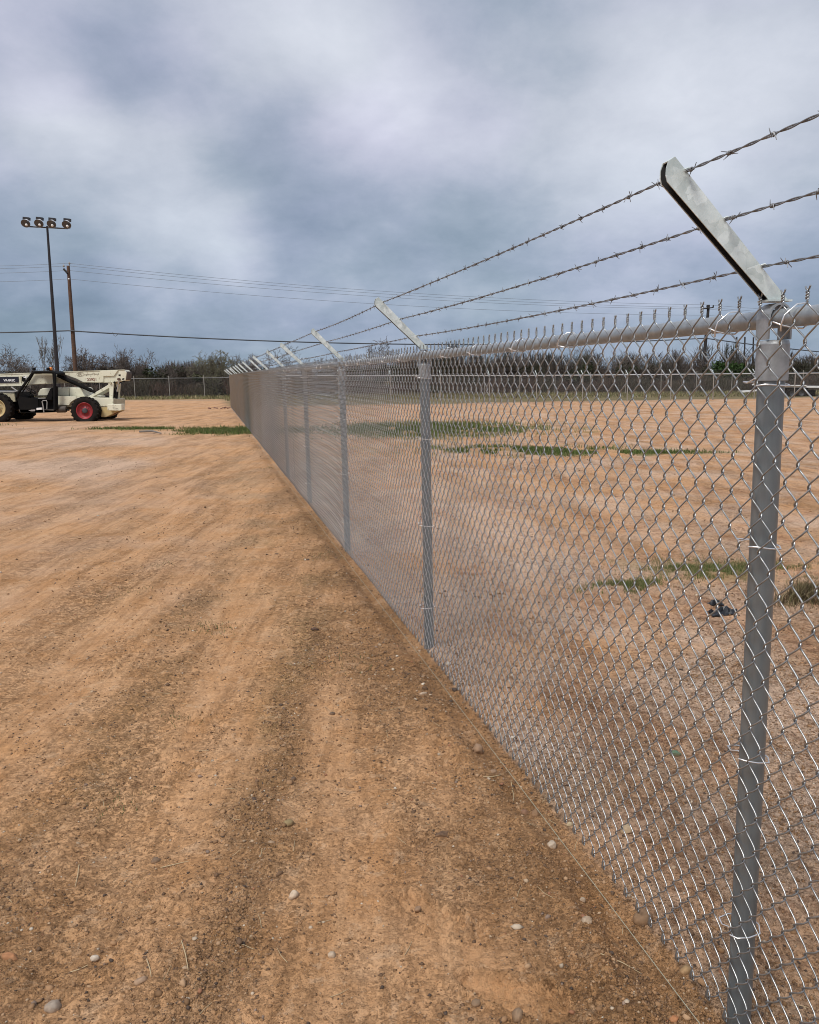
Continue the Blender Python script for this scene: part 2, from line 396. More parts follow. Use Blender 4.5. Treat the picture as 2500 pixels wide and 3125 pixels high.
def height(x, y):
    u, s = fuv(x, y); grav, olive, pale, damp = masks(x, y)
    v = x + .04 * (y - 2)
    h = fbm(x, y, 1.7, 1, 3) * .022 + fbm(x, y, .33, 5, 3) * .014 * (1 - ss(14, 24, y))
    st = x * math.cos(.1) + y * math.sin(.1); tt = -x * math.sin(.1) + y * math.cos(.1)
    h = h + fbm(st, tt * .18, .12, 14, 3) * .007 * (1 - ss(12, 20, y)) * (u < 1.0) * np.clip(.5 + 2 * fbm(x, y, 1.1, 15), 0, 1)
    fine = 1 - ss(5, 10, y)
    cl = fbm(x, y, .075, 9, 3); clm = np.clip(.25 + grav + 1.4 * fbm(x, y, .6, 19), 0, 1)
    h = h + np.sqrt(np.clip(cl - .06, 0, 1)) * .026 * clm * (1 - ss(9, 16, y)) + cl * .006 * fine
    h = h + (np.abs(fbm(x, y, .18, 23, 3)) * .030 * gau(u, 1.06, .20)) * (1 - ss(12, 20, y)) + fbm(x, y, .03, 12, 2) * (.0015 + .008 * grav) * (1 - ss(2.6, 4.5, y))
    # wheel ruts
    h = h - .016 * gau(v + fbm(x, y, 1.2, 70) * .08, -1.02, .22) * (1 - ss(6, 10, y)) - .012 * gau(v + fbm(x, y, 1.2, 71) * .08, -.18, .2) * (1 - ss(5, 9, y))
    ul = x + .2 * (y - 5)
    for c_, a_ in ((-2.1, .022), (-1.75, -.014), (-2.9, .024), (-2.55, -.014), (-3.4, .018), (-4.0, .025), (-4.6, .02), (-1.25, .016), (-5.4, .025), (-6.3, .03)):
        h = h - a_ * gau(ul + fbm(x, y, 1.6, 75) * .15, c_, .16) * ss(3, 5, y) * (1 - ss(18, 28, y))
    # tread marks
    for c_, w0, y0, y1, lam in ((-1.02, .15, 2.6, 4.9, .075), (-1.12, .10, 5.2, 8.0, .09), (-.25, .10, 3.6, 5.0, .07), (-1.6, .12, 4.0, 6.5, .08), (-.95, .13, 2.0, 2.6, .08)):
        md = gau(v, c_, w0) ** .5 * ss(y0, y0 + .4, y) * (1 - ss(y1 - .5, y1, y)) * np.clip(.55 + 2.2 * fbm(x, y, .35, 77), 0, 1) * (gau(v, c_, w0) > .15)
        h = h + md * .011 * np.sin(2 * math.pi * (s + .25 * np.abs(v - c_)) / lam + 1.6 * fbm(x, y, .2, 78))
    # spoil ridge by the mesh, shallow trench
    h = h - .020 * gau(u + fbm(x, y, .3, 80) * .05, 1.11, .055) + .018 * gau(u, 1.02, .07) + .014 * gau(u, 1.26, .08)
    # foot prints
    for i, f in enumerate(FOOT):
        q, a, b = foot_q(x, y, f); inn = 1 - ss(.92, 1.04, q); k = 1 if i < 2 else .5
        tread = (np.abs(np.sin(a * 95 + 1.3 * np.sin(b * 60))) < .28) * .009 * inn + (np.abs(np.sin(b * 70 + .8)) < .2) * .008 * inn
        h = h * (1 - .8 * inn * k) + (-.022 * inn + tread + .017 * gau(q, 1.16, .12)) * k
    return gz(x, y) + h * (1 - ss(30, 60, np.abs(y)))

# ------------------------------------------------------------------ ground sheet
def grow(a, d, f, lim):
    o = [a]
    while abs(o[-1]) < lim: o.append(o[-1] + d); d *= f
    return o[1:]
xs = np.arange(-2.2, 2.7, .0092)
xs = np.concatenate([np.array(grow(xs[0], -.0095, 1.042, 900))[::-1], xs, grow(xs[-1], .0095, 1.042, 900)])
ys = [1.45]
while ys[-1] < 60: ys.append(ys[-1] + .0078 * (max(ys[-1], 1.8) / 1.8) ** 1.5)
ys = np.concatenate([np.array(grow(1.45, -.03, 1.15, 900))[::-1], ys, grow(ys[-1], 1.6, 1.06, 1200)])
XX, YY = np.meshgrid(xs, ys)
ZZ = height(XX, YY)
nx, ny = len(xs), len(ys)
idx = np.arange(nx * ny).reshape(ny, nx)
quads = np.stack([idx[:-1, :-1], idx[:-1, 1:], idx[1:, 1:], idx[1:, :-1]], -1).reshape(-1, 4)
gm = material('dirt_lot', (.4, .22, .1), .92, 0, .15)
me = npmesh('ground', np.stack([XX, YY, ZZ], -1).reshape(-1, 3), quads, gm, True)
mk = np.stack(masks(XX, YY), -1).reshape(-1, 4)
ca = me.color_attributes.new('mask', 'FLOAT_COLOR', 'POINT'); ca.data.foreach_set('color', mk.astype(np.float32).ravel())
# turf mask: inside-lot strips, verge beyond the lot
UU, SS_ = fuv(XX, YY)
jag = fbm(XX, YY, 2.5, 90, 4)
lot_end = np.where(UU < 1.25, 63.5 - .0 * XX + (YY - YY), 0)
turf_out = np.where(UU < 1.25, ss(0, 1.2, YY - (64.2 - .10 * (XX + 15)) + jag * 2.2), ss(0, 1.0, SS_ - (SEND + 1.1) + jag * 1.4))
def ell(cx, cy, ax, ay, rot=0.):
    c_, s_ = math.cos(rot), math.sin(rot); a = (XX - cx) * c_ + (YY - cy) * s_; b = -(XX - cx) * s_ + (YY - cy) * c_
    return np.clip(1.25 - np.sqrt((a / ax) ** 2 + (b / ay) ** 2) + 2.3 * fbm(XX, YY, .55, 95, 4), 0, 1)
grass_ell = [(-5.2, 26.3, 2.1, 1.6, -.12), (-9.0, 27.6, 2.0, .35, -.15), (-16.6, 30.9, 1.4, .6, -.1), (.6, 26.3, 3.2, 3.3, -.2), (2.6, 18.4, 2.2, 1.1, -.25), (5.2, 17.6, 1.4, .35, -.1), (2.45, 6.85, .55, .42, -.2), (1.75, 6.35, .45, .2, .4), (3.1, 6.95, .5, .14, 0)]
turf_in = np.zeros_like(XX)
for e in grass_ell: turf_in = np.maximum(turf_in, ell(*e) * (0.85 if e[1] > 10 else .55))
# pale broken kerb line at the end of the lot on the left
kerb = np.where(UU < 1.25, gau(YY - (64.2 - .10 * (XX + 15)) + .5 * jag, -1.0, .8), 0)
far = np.stack([np.clip(turf_out, 0, 1), np.clip(turf_in, 0, 1), kerb, (UU > 1.2) * 1.0], -1).reshape(-1, 4)
cf = me.color_attributes.new('print', 'FLOAT_COLOR', 'POINT'); fi = foot_in(XX, YY).reshape(-1, 1); cf.data.foreach_set('color', np.concatenate([fi, fi, fi, np.ones_like(fi)], 1).astype(np.float32).ravel())
ca = me.color_attributes.new('far', 'FLOAT_COLOR', 'POINT'); ca.data.foreach_set('color', far.astype(np.float32).ravel())
ground = bpy.data.objects.new('ground', me); link(ground); tag(ground, kind='structure', label='orange brown dirt lot with wheel ruts and gravel')

g = G(gm); P = g.pos()
am = g.n('ShaderNodeVertexColor'); am.layer_name = 'mask'; sm_ = g.n('ShaderNodeSeparateColor'); g.l(am.outputs[0], sm_.inputs[0])
af = g.n('ShaderNodeVertexColor'); af.layer_name = 'far'; sf_ = g.n('ShaderNodeSeparateColor'); g.l(af.outputs[0], sf_.inputs[0])
mg, mo, mp_ = sm_.outputs[0], sm_.outputs[1], sm_.outputs[2]; md = am.outputs['Alpha']
n1 = g.noise(P, .55, 6, .6, .4); n2 = g.noise(P, 3.2, 7, .65, .3); n3 = g.noise(P, 16, 6, .7); n4 = g.noise(P, 75, 5, .7)
nst = g.noise(g.pos((1, .18, 1), -.2), 2.2, 6, .6, .2)
base = g.mix(g.rng(n1, .36, .64), (.575, .310, .142), (.485, .256, .115))
base = g.mix(g.rng(n2, .38, .66), base, (.60, .355, .19))
strk = g.noise(g.pos((9, .7, 1), -.17), 1.0, 7, .62, .25); stk2 = g.noise(g.pos((24, 1.4, 1), -.17), 1.0, 5, .6, .2)
inner = af.outputs['Alpha']
outm = g.math('SUBTRACT', 1.0, inner)
base = g.mix(g.math('MULTIPLY', g.rng(nst, .50, .66), .55), base, (.58, .345, .18))
base = g.mix(g.math('MULTIPLY', g.math('MULTIPLY', g.rng(strk, .50, .64), .32), outm), base, (.27, .140, .060))
base = g.mix(g.math('MULTIPLY', g.math('MULTIPLY', g.rng(strk, .47, .36), .38), outm), base, (.60, .37, .205))
base = g.mix(g.math('MULTIPLY', g.math('MULTIPLY', g.rng(stk2, .52, .62), .35), outm), base, (.25, .135, .062))
# crumbly patches: sharp edged clods lying on the packed surface, dark colour also painting their shadows
pk = g.noise(g.pos((2.0, .42, 1), -.13), 1.0, 7, .68, .3); cl1 = g.noise(P, 26, 5, .72, .6); cl2 = g.noise(P, 64, 4, .7, .4)
pkm = g.math('ADD', g.rng(pk, .46, .70, .12, .85), g.math('MULTIPLY', mg, .55), True)
apr = g.n('ShaderNodeVertexColor'); apr.layer_name = 'print'; spr = g.n('ShaderNodeSeparateColor'); g.l(apr.outputs[0], spr.inputs[0]); ftm = spr.outputs[0]
pkm = g.math('MULTIPLY', pkm, g.math('SUBTRACT', 1.0, g.math('MULTIPLY', ftm, .6)))
base = g.mix(g.math('MULTIPLY', ftm, .12), base, (.52, .30, .145))
base = g.mix(g.math('MULTIPLY', g.rng(cl1, .53, .56), g.math('MULTIPLY', pkm, .62)), base, (.17, .092, .044))
base = g.mix(g.math('MULTIPLY', g.rng(cl1, .455, .42), g.math('MULTIPLY', pkm, .35)), base, (.58, .37, .20))
base = g.mix(g.math('MULTIPLY', g.rng(n3, .52, .72), .45), base, (.34, .170, .070))
base = g.mix(g.math('MULTIPLY', mp_, .75), base, g.mix(g.rng(n3, .35, .65), (.64, .47, .35), (.50, .35, .25)))
base = g.mix(g.math('MULTIPLY', mg, .50), base, g.mix(g.rng(n3, .35, .62), (.31, .175, .078), (.47, .27, .13)))
crumb = g.math('ADD', g.rng(cl1, .44, .56, .25, 1.0), 0.0)
base = g.mix(g.math('MULTIPLY', g.math('MULTIPLY', mo, crumb), .8), base, g.mix(g.rng(n3, .35, .65), (.21, .155, .068), (.36, .245, .115)))
base = g.mix(g.math('MULTIPLY', g.rng(cl2, .55, .60), g.math('MULTIPLY', pkm, .45)), base, (.17, .092, .042))
inp = g.rng(g.noise(P, .8, 6, .65, .4), .42, .60)
base = g.mix(g.math('MULTIPLY', g.math('MULTIPLY', inner, inp), .72), base, (.62, .455, .335))
base = g.mix(g.math('MULTIPLY', g.math('MULTIPLY', inner, g.rng(g.noise(P, 38, 4, .7, .8), .555, .585)), .65), base, (.17, .095, .050))
base = g.mix(g.math('MULTIPLY', g.math('MULTIPLY', inner, g.rng(g.noise(P, 13, 5, .7, .8), .57, .61)), .6), base, (.22, .115, .062))
rc = g.noise(g.pos((1, .55, 1)), 1.5, 7, .7, .5)
rcm = g.math('MULTIPLY', inner, g.rng(rc, .50, .62))
base = g.mix(g.math('MULTIPLY', rcm, .35), base, (.50, .24, .115))
base = g.mix(g.math('MULTIPLY', g.math('MULTIPLY', rcm, g.rng(g.noise(P, 9, 6, .75, .8), .52, .57)), .7), base, (.17, .085, .05))
base = g.mix(g.math('MULTIPLY', md, .6), base, g.mix(1.0, base, (.66, .61, .53), 'MULTIPLY'))
cl0 = g.noise(P, 9, 6, .72, .6)
base = g.mix(g.math('MULTIPLY', g.rng(cl0, .565, .60), g.math('MULTIPLY', g.math('ADD', pkm, .10), .60)), base, (.21, .112, .055))  # broader clods, their shadow again put into the dark colour
base = g.mix(g.math('MULTIPLY', g.rng(cl0, .42, .39), .40), base, (.60, .40, .245))
# fine speckle: grit, pale chips, dark chips
v1 = g.vor(P, 95); v2 = g.vor(P, 240); v3 = g.vor(P, 34)
def speck(v, lo, hi, rad, mult=1.0):
    sc_ = g.n('ShaderNodeSeparateColor'); g.l(v.outputs['Color'], sc_.inputs[0])
    a = g.rng(sc_.outputs[0], lo, lo + .01); b = g.rng(sc_.outputs[0], hi, hi + .01, 1, 0) if hi < 1 else 1.0
    a = g.math('MULTIPLY', a, b); return g.math('MULTIPLY', g.math('MULTIPLY', a, g.rng(v.outputs['Distance'], rad, rad * .7)), mult)
dens = g.math('ADD', g.math('MULTIPLY', mg, .65), .22)
base = g.mix(g.math('MULTIPLY', speck(v1, .90, 1, .34), dens), base, (.46, .34, .23))
base = g.mix(g.math('MULTIPLY', speck(v1, .08, .26, .42), dens), base, (.085, .052, .030))
base = g.mix(g.math('MULTIPLY', speck(v2, .90, 1, .36), dens), base, (.50, .37, .25))
base = g.mix(g.math('MULTIPLY', speck(v2, .05, .32, .45), dens), base, (.10, .058, .030))
# grass
gr = g.mix(g.rng(g.noise(P, 1.4, 6, .6), .35, .65), (.11, .13, .038), (.18, .18, .065))
gdry = g.mix(g.rng(g.noise(P, .9, 6, .6), .35, .65), (.13, .115, .050), (.22, .17, .085))
base = g.mix(g.math('MULTIPLY', sf_.outputs[1], .9), base, gr)
base = g.mix(sf_.outputs[2], base, g.mix(g.rng(n2, .35, .6), (.45, .36, .27), (.25, .16, .10)))
base = g.mix(sf_.outputs[0], base, gdry)
g.color(base)
b00 = g.bump(g.math('MULTIPLY', g.rng(cl1, .50, .57), pkm), .8, .016); b0 = g.bump(g.math('MULTIPLY', g.rng(cl2, .52, .60), pkm), 1.0, .010, b00); b1 = g.bump(n3, .6, .03, b0); bh = g.math('ADD', g.math('MULTIPLY', n4, g.math('ADD', mg, .45)), g.math('MULTIPLY', g.rng(v1.outputs['Distance'], 0, .5, .5, 0), g.math('ADD', g.math('MULTIPLY', mg, .6), .15)))
b2 = g.bump(bh, 1.0, .010, b1); b3 = g.bump(g.noise(P, 260, 3, .7), .45, .002, b2)
g.normal(b3); g.rough(g.rng(md, 0, 1, .95, .72))

def hz_at(x, y): return float(height(np.array([float(x)]), np.array([float(y)]))[0])

# ------------------------------------------------------------------ stones and gravel
_t = (1 + 5 ** .5) / 2
IV = np.array([(-1, _t, 0), (1, _t, 0), (-1, -_t, 0), (1, -_t, 0), (0, -1, _t), (0, 1, _t), (0, -1, -_t), (0, 1, -_t), (_t, 0, -1), (_t, 0, 1), (-_t, 0, -1), (-_t, 0, 1)], float); IV /= np.linalg.norm(IV[0])
IF = np.array([(0, 11, 5), (0, 5, 1), (0, 1, 7), (0, 7, 10), (0, 10, 11), (1, 5, 9), (5, 11, 4), (11, 10, 2), (10, 7, 6), (7, 1, 8), (3, 9, 4), (3, 4, 2), (3, 2, 6), (3, 6, 8), (3, 8, 9), (4, 9, 5), (2, 4, 11), (6, 2, 10), (8, 6, 7), (9, 8, 1)])
OV = np.array([(1, 0, 0), (-1, 0, 0), (0, 1, 0), (0, -1, 0), (0, 0, 1), (0, 0, -1)], float)
OF = np.array([(0, 2, 4), (2, 1, 4), (1, 3, 4), (3, 0, 4), (2, 0, 5), (1, 2, 5), (3, 1, 5), (0, 3, 5)])
PAL = np.array([(.33, .19, .095), (.25, .14, .066), (.38, .24, .135), (.17, .10, .055), (.09, .062, .045), (.42, .30, .19), (.50, .40, .29), (.60, .52, .41), (.27, .19, .14), (.32, .15, .08)])
PW = np.array([.27, .26, .14, .12, .05, .05, .035, .015, .03, .02]); PW = PW / PW.sum()
PC = np.array([.30, .34, .08, .22, .06, 0, 0, 0, 0, .0]); PC = PC / PC.sum()
def scatter(n, x0, x1, y0, y1, smin, smax, lod, power=2.2, seed=1, base_p=.10, clod=False):
    r = np.random.default_rng(seed)
    x = r.uniform(x0, x1, n); y = y0 + (y1 - y0) * r.random(n) ** 1.4
    gv, ov, pv, dm = masks(x, y)
    keep = r.random(n) < np.clip(gv ** 1.1 * .9 + base_p, 0, 1)
    if clod: keep &= fbm(x, y, .16, 210, 3) > -.05
    x, y = x[keep], y[keep]; n = len(x)
    size = smin + (smax - smin) * r.random(n) ** power
    BV, BF = (IV, IF) if lod else (OV, OF)
    m = len(BV)
    ang = r.uniform(0, 2 * math.pi, (n, 1)); scl = size[:, None] * r.uniform(.6, 1.25, (n, 3)); scl[:, 2] *= .7
    V = BV[None] * (1 + r.uniform(-.36, .30, (n, m, 1))) * scl[:, None, :]
    tl = r.uniform(-.5, .5, (n, 1))
    yy = V[..., 1] * np.cos(tl) - V[..., 2] * np.sin(tl); zz = V[..., 1] * np.sin(tl) + V[..., 2] * np.cos(tl)
    xr = V[..., 0] * np.cos(ang) - yy * np.sin(ang); yr = V[..., 0] * np.sin(ang) + yy * np.cos(ang)
    z0 = height(x, y) + size * .12
    V = np.stack([xr + x[:, None], yr + y[:, None], zz + z0[:, None]], -1).reshape(-1, 3)
    Fc = (BF[None] + (np.arange(n) * m)[:, None, None]).reshape(-1, 3)
    col = PAL[r.choice(len(PAL), n, p=PC if clod else PW)] * r.uniform(.75, 1.2, (n, 1))
    return V, Fc, np.repeat(col, m, 0)
def vc_object(name, parts, mat, smooth=False):
    V = []; Fc = []; C_ = []; b = 0
    for v, f, c in parts: V.append(v); Fc.append(f + b); C_.append(c); b += len(v)
    V = np.concatenate(V); Fc = np.concatenate(Fc); C_ = np.concatenate(C_)
    me = npmesh(name, V, Fc, mat, smooth)
    a = me.color_attributes.new('col', 'FLOAT_COLOR', 'POINT'); a.data.foreach_set('color', np.concatenate([C_, np.ones((len(C_), 1))], 1).astype(np.float32).ravel())
    return link(bpy.data.objects.new(name, me))
gp = [scatter(110000, -2.0, 2.6, 1.5, 5.5, .0025, .0085, False, 1.8, 11, .12, True), scatter(16000, -3.2, 3.6, 4.5, 12.0, .005, .014, False, 1.6, 12, .12, True),
      scatter(70000, -2.0, 2.6, 1.5, 5.0, .0015, .0060, False, 1.5, 1, .14), scatter(36000, -3.0, 3.4, 3.0, 11.0, .003, .010, False, 1.5, 2, .16),
      scatter(5200, -2.0, 2.4, 1.5, 5.0, .005, .012, True, 2.2, 3), scatter(420, -1.6, 2.2, 1.6, 5.0, .009, .018, True, 2.6, 4, .05),
      scatter(5000, -7.0, 6.5, 6.0, 18.0, .007, .022, False, 2.6, 5, .25)]
# dense little heap of pebbles in the wheel track
r5 = np.random.default_rng(55); 
tag(vc_object('gravel', gp, M['gravel']), 'small mixed brown and cream pebbles strewn over the dirt', 'gravel', kind='stuff')

def stone_mesh(name, size, asp, color, seed, ridges=0.3):
    bm_v, bm_f = IV.copy(), IF.copy()
    for _ in range(2):      # subdivide
        cache = {}; nf = []; vl = [tuple(v) for v in bm_v]
        def mid(a, b):
            k = (min(a, b), max(a, b))
            if k not in cache:
                q = (np.array(vl[a]) + np.array(vl[b])) / 2; q /= np.linalg.norm(q); vl.append(tuple(q)); cache[k] = len(vl) - 1
            return cache[k]
        for a, b, c in bm_f:
            ab, bc, ca_ = mid(a, b), mid(b, c), mid(c, a); nf += [(a, ab, ca_), (b, bc, ab), (c, ca_, bc), (ab, bc, ca_)]
        bm_v = np.array(vl); bm_f = np.array(nf)
    r = np.random.default_rng(seed)
    V = bm_v.copy()
    for _ in range(7):      # facet it by cutting with random planes
        nrm_ = r.normal(size=3); nrm_ /= np.linalg.norm(nrm_); d = r.uniform(.58, .86) if ridges else r.uniform(.66, .92)
        k = V @ nrm_; V = V - np.clip(k - d, 0, None)[:, None] * nrm_ * (.92 if ridges else .75)
    V *= 1 + r.normal(size=(len(V), 1)) * .035
    V = V * np.array(asp) * size
    me = npmesh(name, V, bm_f, M['stone'], ridges < .2)
    a = me.color_attributes.new('col', 'FLOAT_COLOR', 'POINT')
    dust = np.clip(.55 - V[:, 2:3] / (size * asp[2]) * .35 + r.normal(size=(len(V), 1)) * .06, 0, .85)
    C_ = (np.array(color) * (1 - dust) + np.array([.36, .21, .11]) * dust) * (1 + r.normal(size=(len(V), 1)) * .07); a.data.foreach_set('color', np.concatenate([C_, np.ones((len(V), 1))], 1).astype(np.float32).ravel())
    return me
STONES = [  # px, py, size(m), aspect, colour, label, facet, rot
 (1351, 2546, .030, (1, .6, .38), (.055, .032, .022), 'dark brown flat rock lying alone on the bare dirt left of the mesh', .3, .2),
 (1682, 2574, .021, (1, .9, .85), (.55, .48, .38), 'cream and grey chipped rock just in front of the string line', .3, .7),
 (1738, 2524, .014, (1, .8, .8), (.66, .55, .34), 'small yellowish knobbly stone touching the bottom loops of the mesh', .3, .3),
 (1791, 2836, .021, (1, .8, .35), (.44, .35, .25), 'pale flat wedge stone lying beside the green part of the string', .3, 1.0),
 (1962, 2815, .036, (1, .7, .8), (.20, .125, .070), 'large smooth brown stone half buried under the mesh edge', 0, .6),
 (1636, 2481, .024, (.8, .7, 1), (.23, .145, .085), 'upright brown wedge stone beside the string, next to a round reddish one', .3, .2),
 (1603, 2474, .017, (1, .9, .8), (.19, .10, .065), 'round reddish brown stone left of the upright brown wedge', 0, .2),
 (1506, 2361, .017, (1, .8, .6), (.26, .18, .12), 'flat tan stone on the dark soil beside the upper part of the string', 0, .1),
 (159, 3054, .024, (1, .85, .75), (.34, .30, .25), 'round grey pebble at the lower left corner of the lot', 0, .3),
 (895, 2727, .020, (1, .8, .8), (.68, .56, .42), 'cream broken stone chunk alone in the smooth wheel track', .3, .9),
 (29, 2910, .026, (1.2, .5, .5), (.40, .17, .07), 'orange brown oblong stone at the very edge of the dirt on the left', .3, 2.9),
 (826, 2575, .018, (1, .8, .8), (.40, .29, .19), 'tan rounded pebble with dark base uphill of the cream chunk', 0, .4),
 (1292, 2129, .020, (1.2, .5, .5), (.50, .40, .30), 'pale oval stone lying mid track near the string', 0, .4),
 (1014, 2174, .014, (1.1, .8, .7), (.045, .042, .040), 'small dark oval pebble on clean orange dirt', 0, .1),
 (1455, 2290, .034, (.9, .8, .9), (.30, .20, .13), 'tan pointed rock standing just in front of the string line', .3, .3),
 (2078, 2597, .036, (.8, .6, 1), (.28, .18, .12), 'reddish brown pointed rock inside the fence behind the mesh', .3, 2.2),
 (2059, 3102, .014, (1, .8, .7), (.50, .20, .08), 'bright orange stone near the bottom end of the string', .3, .4),
 (1911, 2541, .026, (1, .8, .8), (.55, .44, .28), 'cream angular stone behind the mesh beyond its bottom loops', .3, .5),
 (1580, 3112, .019, (1, .8, .9), (.24, .17, .11), 'brown egg shaped stone below the boot print', 0, 1.1),
 (1594, 3100, .011, (1, .9, .8), (.06, .05, .055), 'dark grey round pebble resting against the brown egg shaped stone', 0, 1.1),
 (880, 2515, .022, (1, .8, .7), (.26, .21, .10), 'mossy olive pebble between the two wheel tracks', 0, .3),
 (475, 2617, .019, (1, .7, .6), (.14, .10, .07), 'dark brown pebble beside crossed straw stems', 0, .3),
 (286, 2917, .016, (1, .7, .6), (.62, .55, .45), 'white angular chip among straw on the left', .3, .3),
 (895, 2376, .013, (1, .8, .7), (.05, .045, .045), 'small black pebble on the gravelly strip between the tracks', 0, .3),
 (2092, 2982, .018, (1, .8, .8), (.38, .25, .12), 'round ochre stone under the mesh close to the steel post', 0, .3),
 (1012, 2905, .014, (1, .9, .8), (.52, .42, .31), 'small cream pebble left of the faint boot print', 0, .6),
 (1275, 2765, .014, (1, .7, .9), (.30, .20, .13), 'brown pebble between the faint boot print and the string', .3, .6),
 (1777, 2745, .013, (1, .8, .8), (.42, .34, .25), 'tan pebble uphill of the pale flat wedge stone', .3, .6),
 (430, 2995, .017, (1.2, .8, .7), (.40, .28, .19), 'pinkish tan stone right of the white angular chip', .3, .5),
 (1455, 3065, .016, (1, .8, .6), (.20, .14, .09), 'dull brown stone left of the heel of the boot print', 0, .5),
]
for i, (px, py, sz, asp, col, lab, fct, rz) in enumerate(STONES):
    x, y = ground_at(px, py)
    o = link(bpy.data.objects.new('stone', stone_mesh('stone', sz, asp, col, 100 + i, fct)))
    o.location = (x, y, hz_at(x, y) + sz * asp[2] * .22); o.rotation_euler = (0, 0, rz); tag(o, lab, 'stone', 'loose stones on the dirt')
x, y = ground_at(2062, 2300); o = link(bpy.data.objects.new('glass_lump', stone_mesh('glass_lump', .026, (1, .7, .6), (.04, .20, .13), 300, .3))); o.location = (x, y, hz_at(x, y) + .008); tag(o, 'teal green lump lying on the dirt inside the fence', 'litter')
# dry straw
r = np.random.default_rng(21); mb = MB()
for _ in range(260):
    x = r.uniform(-1.8, 2.4); y = r.uniform(1.7, 5.5); a = r.uniform(0, math.pi); ln = r.uniform(.02, .075)
    if r.random() > .25 + masks(np.array([x]), np.array([y]))[0][0]: continue
    k = r.uniform(-.25, .25); pts = []
    for t in (-.5, 0, .5):
        px, py = x + math.cos(a) * ln * t - math.sin(a) * k * ln * (t * t), y + math.sin(a) * ln * t + math.cos(a) * k * ln * t * t
        pts.append((px, py, hz_at(px, py) + .003))
    mb.tube(pts, [.0011, .0010, .0006], 4)
tag(mb.build('straw', M['straw']), 'scattered short dry grass stems on the dirt', 'straw', kind='stuff')
mb = MB()
for (a, b) in (((1200 + 1363 * .4638, 2300 + 1410 * .4638), (1200 + 1630 * .4638, 2300 + 1436 * .4638)), ((240, 2625), (228, 2692)), ((490, 2640), (575, 2625)), ((555, 2885), (575, 2970)), ((448, 2930), (462, 2985)), ((210, 2948), (268, 2940)), ((1475, 2384), (1530, 2378)), ((1560, 2390), (1567, 2440))):
    A = ground_at(*a); B = ground_at(*b); mid_ = ((A[0] + B[0]) / 2 + .004, (A[1] + B[1]) / 2 - .004)
    one = MB().tube([(p[0], p[1], hz_at(*p) + .004) for p in (A, mid_, B)], [.0016, .0017, .0010], 5)
    mb.add(one.v, one.f, True)
tag(mb.build('straw', M['straw']), 'longer pale straw stems lying on the dirt near the camera', 'straw', kind='stuff')
# curled leaf
x, y = ground_at(960, 1928)
me_ = npmesh('dead_leaf', [(-.07, 0, .0), (0, -.03, .02), (.07, 0, 0), (0, .03, .035), (-.03, 0, .03), (.03, 0, .032), (0, 0, .045)], [(0, 1, 4), (4, 1, 6), (6, 1, 5), (5, 1, 2), (0, 4, 3), (4, 6, 3), (6, 5, 3), (5, 2, 3)], M['woodpole'])
o = link(bpy.data.objects.new('dead_leaf', me_)); o.scale = (.55, .6, .55); o.location = (x, y, hz_at(x, y)); sol = o.modifiers.new('s', 'SOLIDIFY'); sol.thickness = .003; tag(o, 'curled reddish dead leaf on the dirt left of the fence', 'leaf')

# ------------------------------------------------------------------ grass
def blades(pts, hmin, hmax, wd, cols, seed, lean=.6, per=1):
    r = np.random.default_rng(seed); n = len(pts); P_ = np.array(pts)
    a = r.uniform(0, 2 * math.pi, n); h = r.uniform(hmin, hmax, n); la = r.uniform(0, 2 * math.pi, n); ln = r.uniform(.1, lean, n) * h
    wx, wy = np.cos(a) * wd * .5, np.sin(a) * wd * .5
    z = height(P_[:, 0], P_[:, 1]) - .003
    b0 = np.stack([P_[:, 0] - wx, P_[:, 1] - wy, z], -1); b1 = np.stack([P_[:, 0] + wx, P_[:, 1] + wy, z], -1)
    lx, ly = np.cos(la) * ln, np.sin(la) * ln
    m0 = np.stack([P_[:, 0] - wx * .7 + lx * .4, P_[:, 1] - wy * .7 + ly * .4, z + h * .6], -1); m1 = np.stack([P_[:, 0] + wx * .7 + lx * .4, P_[:, 1] + wy * .7 + ly * .4, z + h * .6], -1)
    tp = np.stack([P_[:, 0] + lx, P_[:, 1] + ly, z + h * .95], -1)
    V = np.stack([b0, b1, m1, m0, tp], 1).reshape(-1, 3)
    k = (np.arange(n) * 5)[:, None]
    Fc = np.concatenate([k + np.array([[0, 1, 2]]), k + np.array([[0, 2, 3]]), k + np.array([[3, 2, 4]])])
    c = np.array(cols)[r.integers(0, len(cols), n)] * r.uniform(.7, 1.25, (n, 1))
    return V, Fc, np.repeat(c, 5, 0)
GC = [(.09, .13, .032), (.12, .165, .045), (.19, .20, .08), (.065, .10, .026)]; GD = [(.26, .21, .11), (.16, .15, .06), (.10, .09, .04), (.32, .26, .15)]
def patch(ells, n, seed, thr=.25):
    r = np.random.default_rng(seed); out = []
    for (cx, cy, ax, ay, rot), w_ in ells:
        k = int(n * w_); a = r.normal(0, .48, k) * ax; b = r.normal(0, .48, k) * ay
        c_, s_ = math.cos(rot), math.sin(rot); x = cx + a * c_ - b * s_; y = cy + a * s_ + b * c_
        keep = (fbm(x, y, .55, 95, 4) > -.06) if ax > 1 else (fbm(x, y, .16, 97, 3) > -.10)
        out.append(np.stack([x[keep], y[keep]], -1))
    return np.concatenate(out)
tag(vc_object('grass', [blades(patch([(grass_ell[6], .5), (grass_ell[7], .35), (grass_ell[8], .15)], 11000, 31), .015, .055, .003, GC + GD[:1] , 31)], M['blade']), 'sparse green and straw weeds in a strip inside the fence', 'grass', kind='stuff')
tag(vc_object('grass', [blades(patch([(grass_ell[3], 1)], 26000, 32), .05, .16, .014, GC, 32)], M['blade']), 'dark green grass patch inside the yard seen through the mesh', 'grass', kind='stuff')
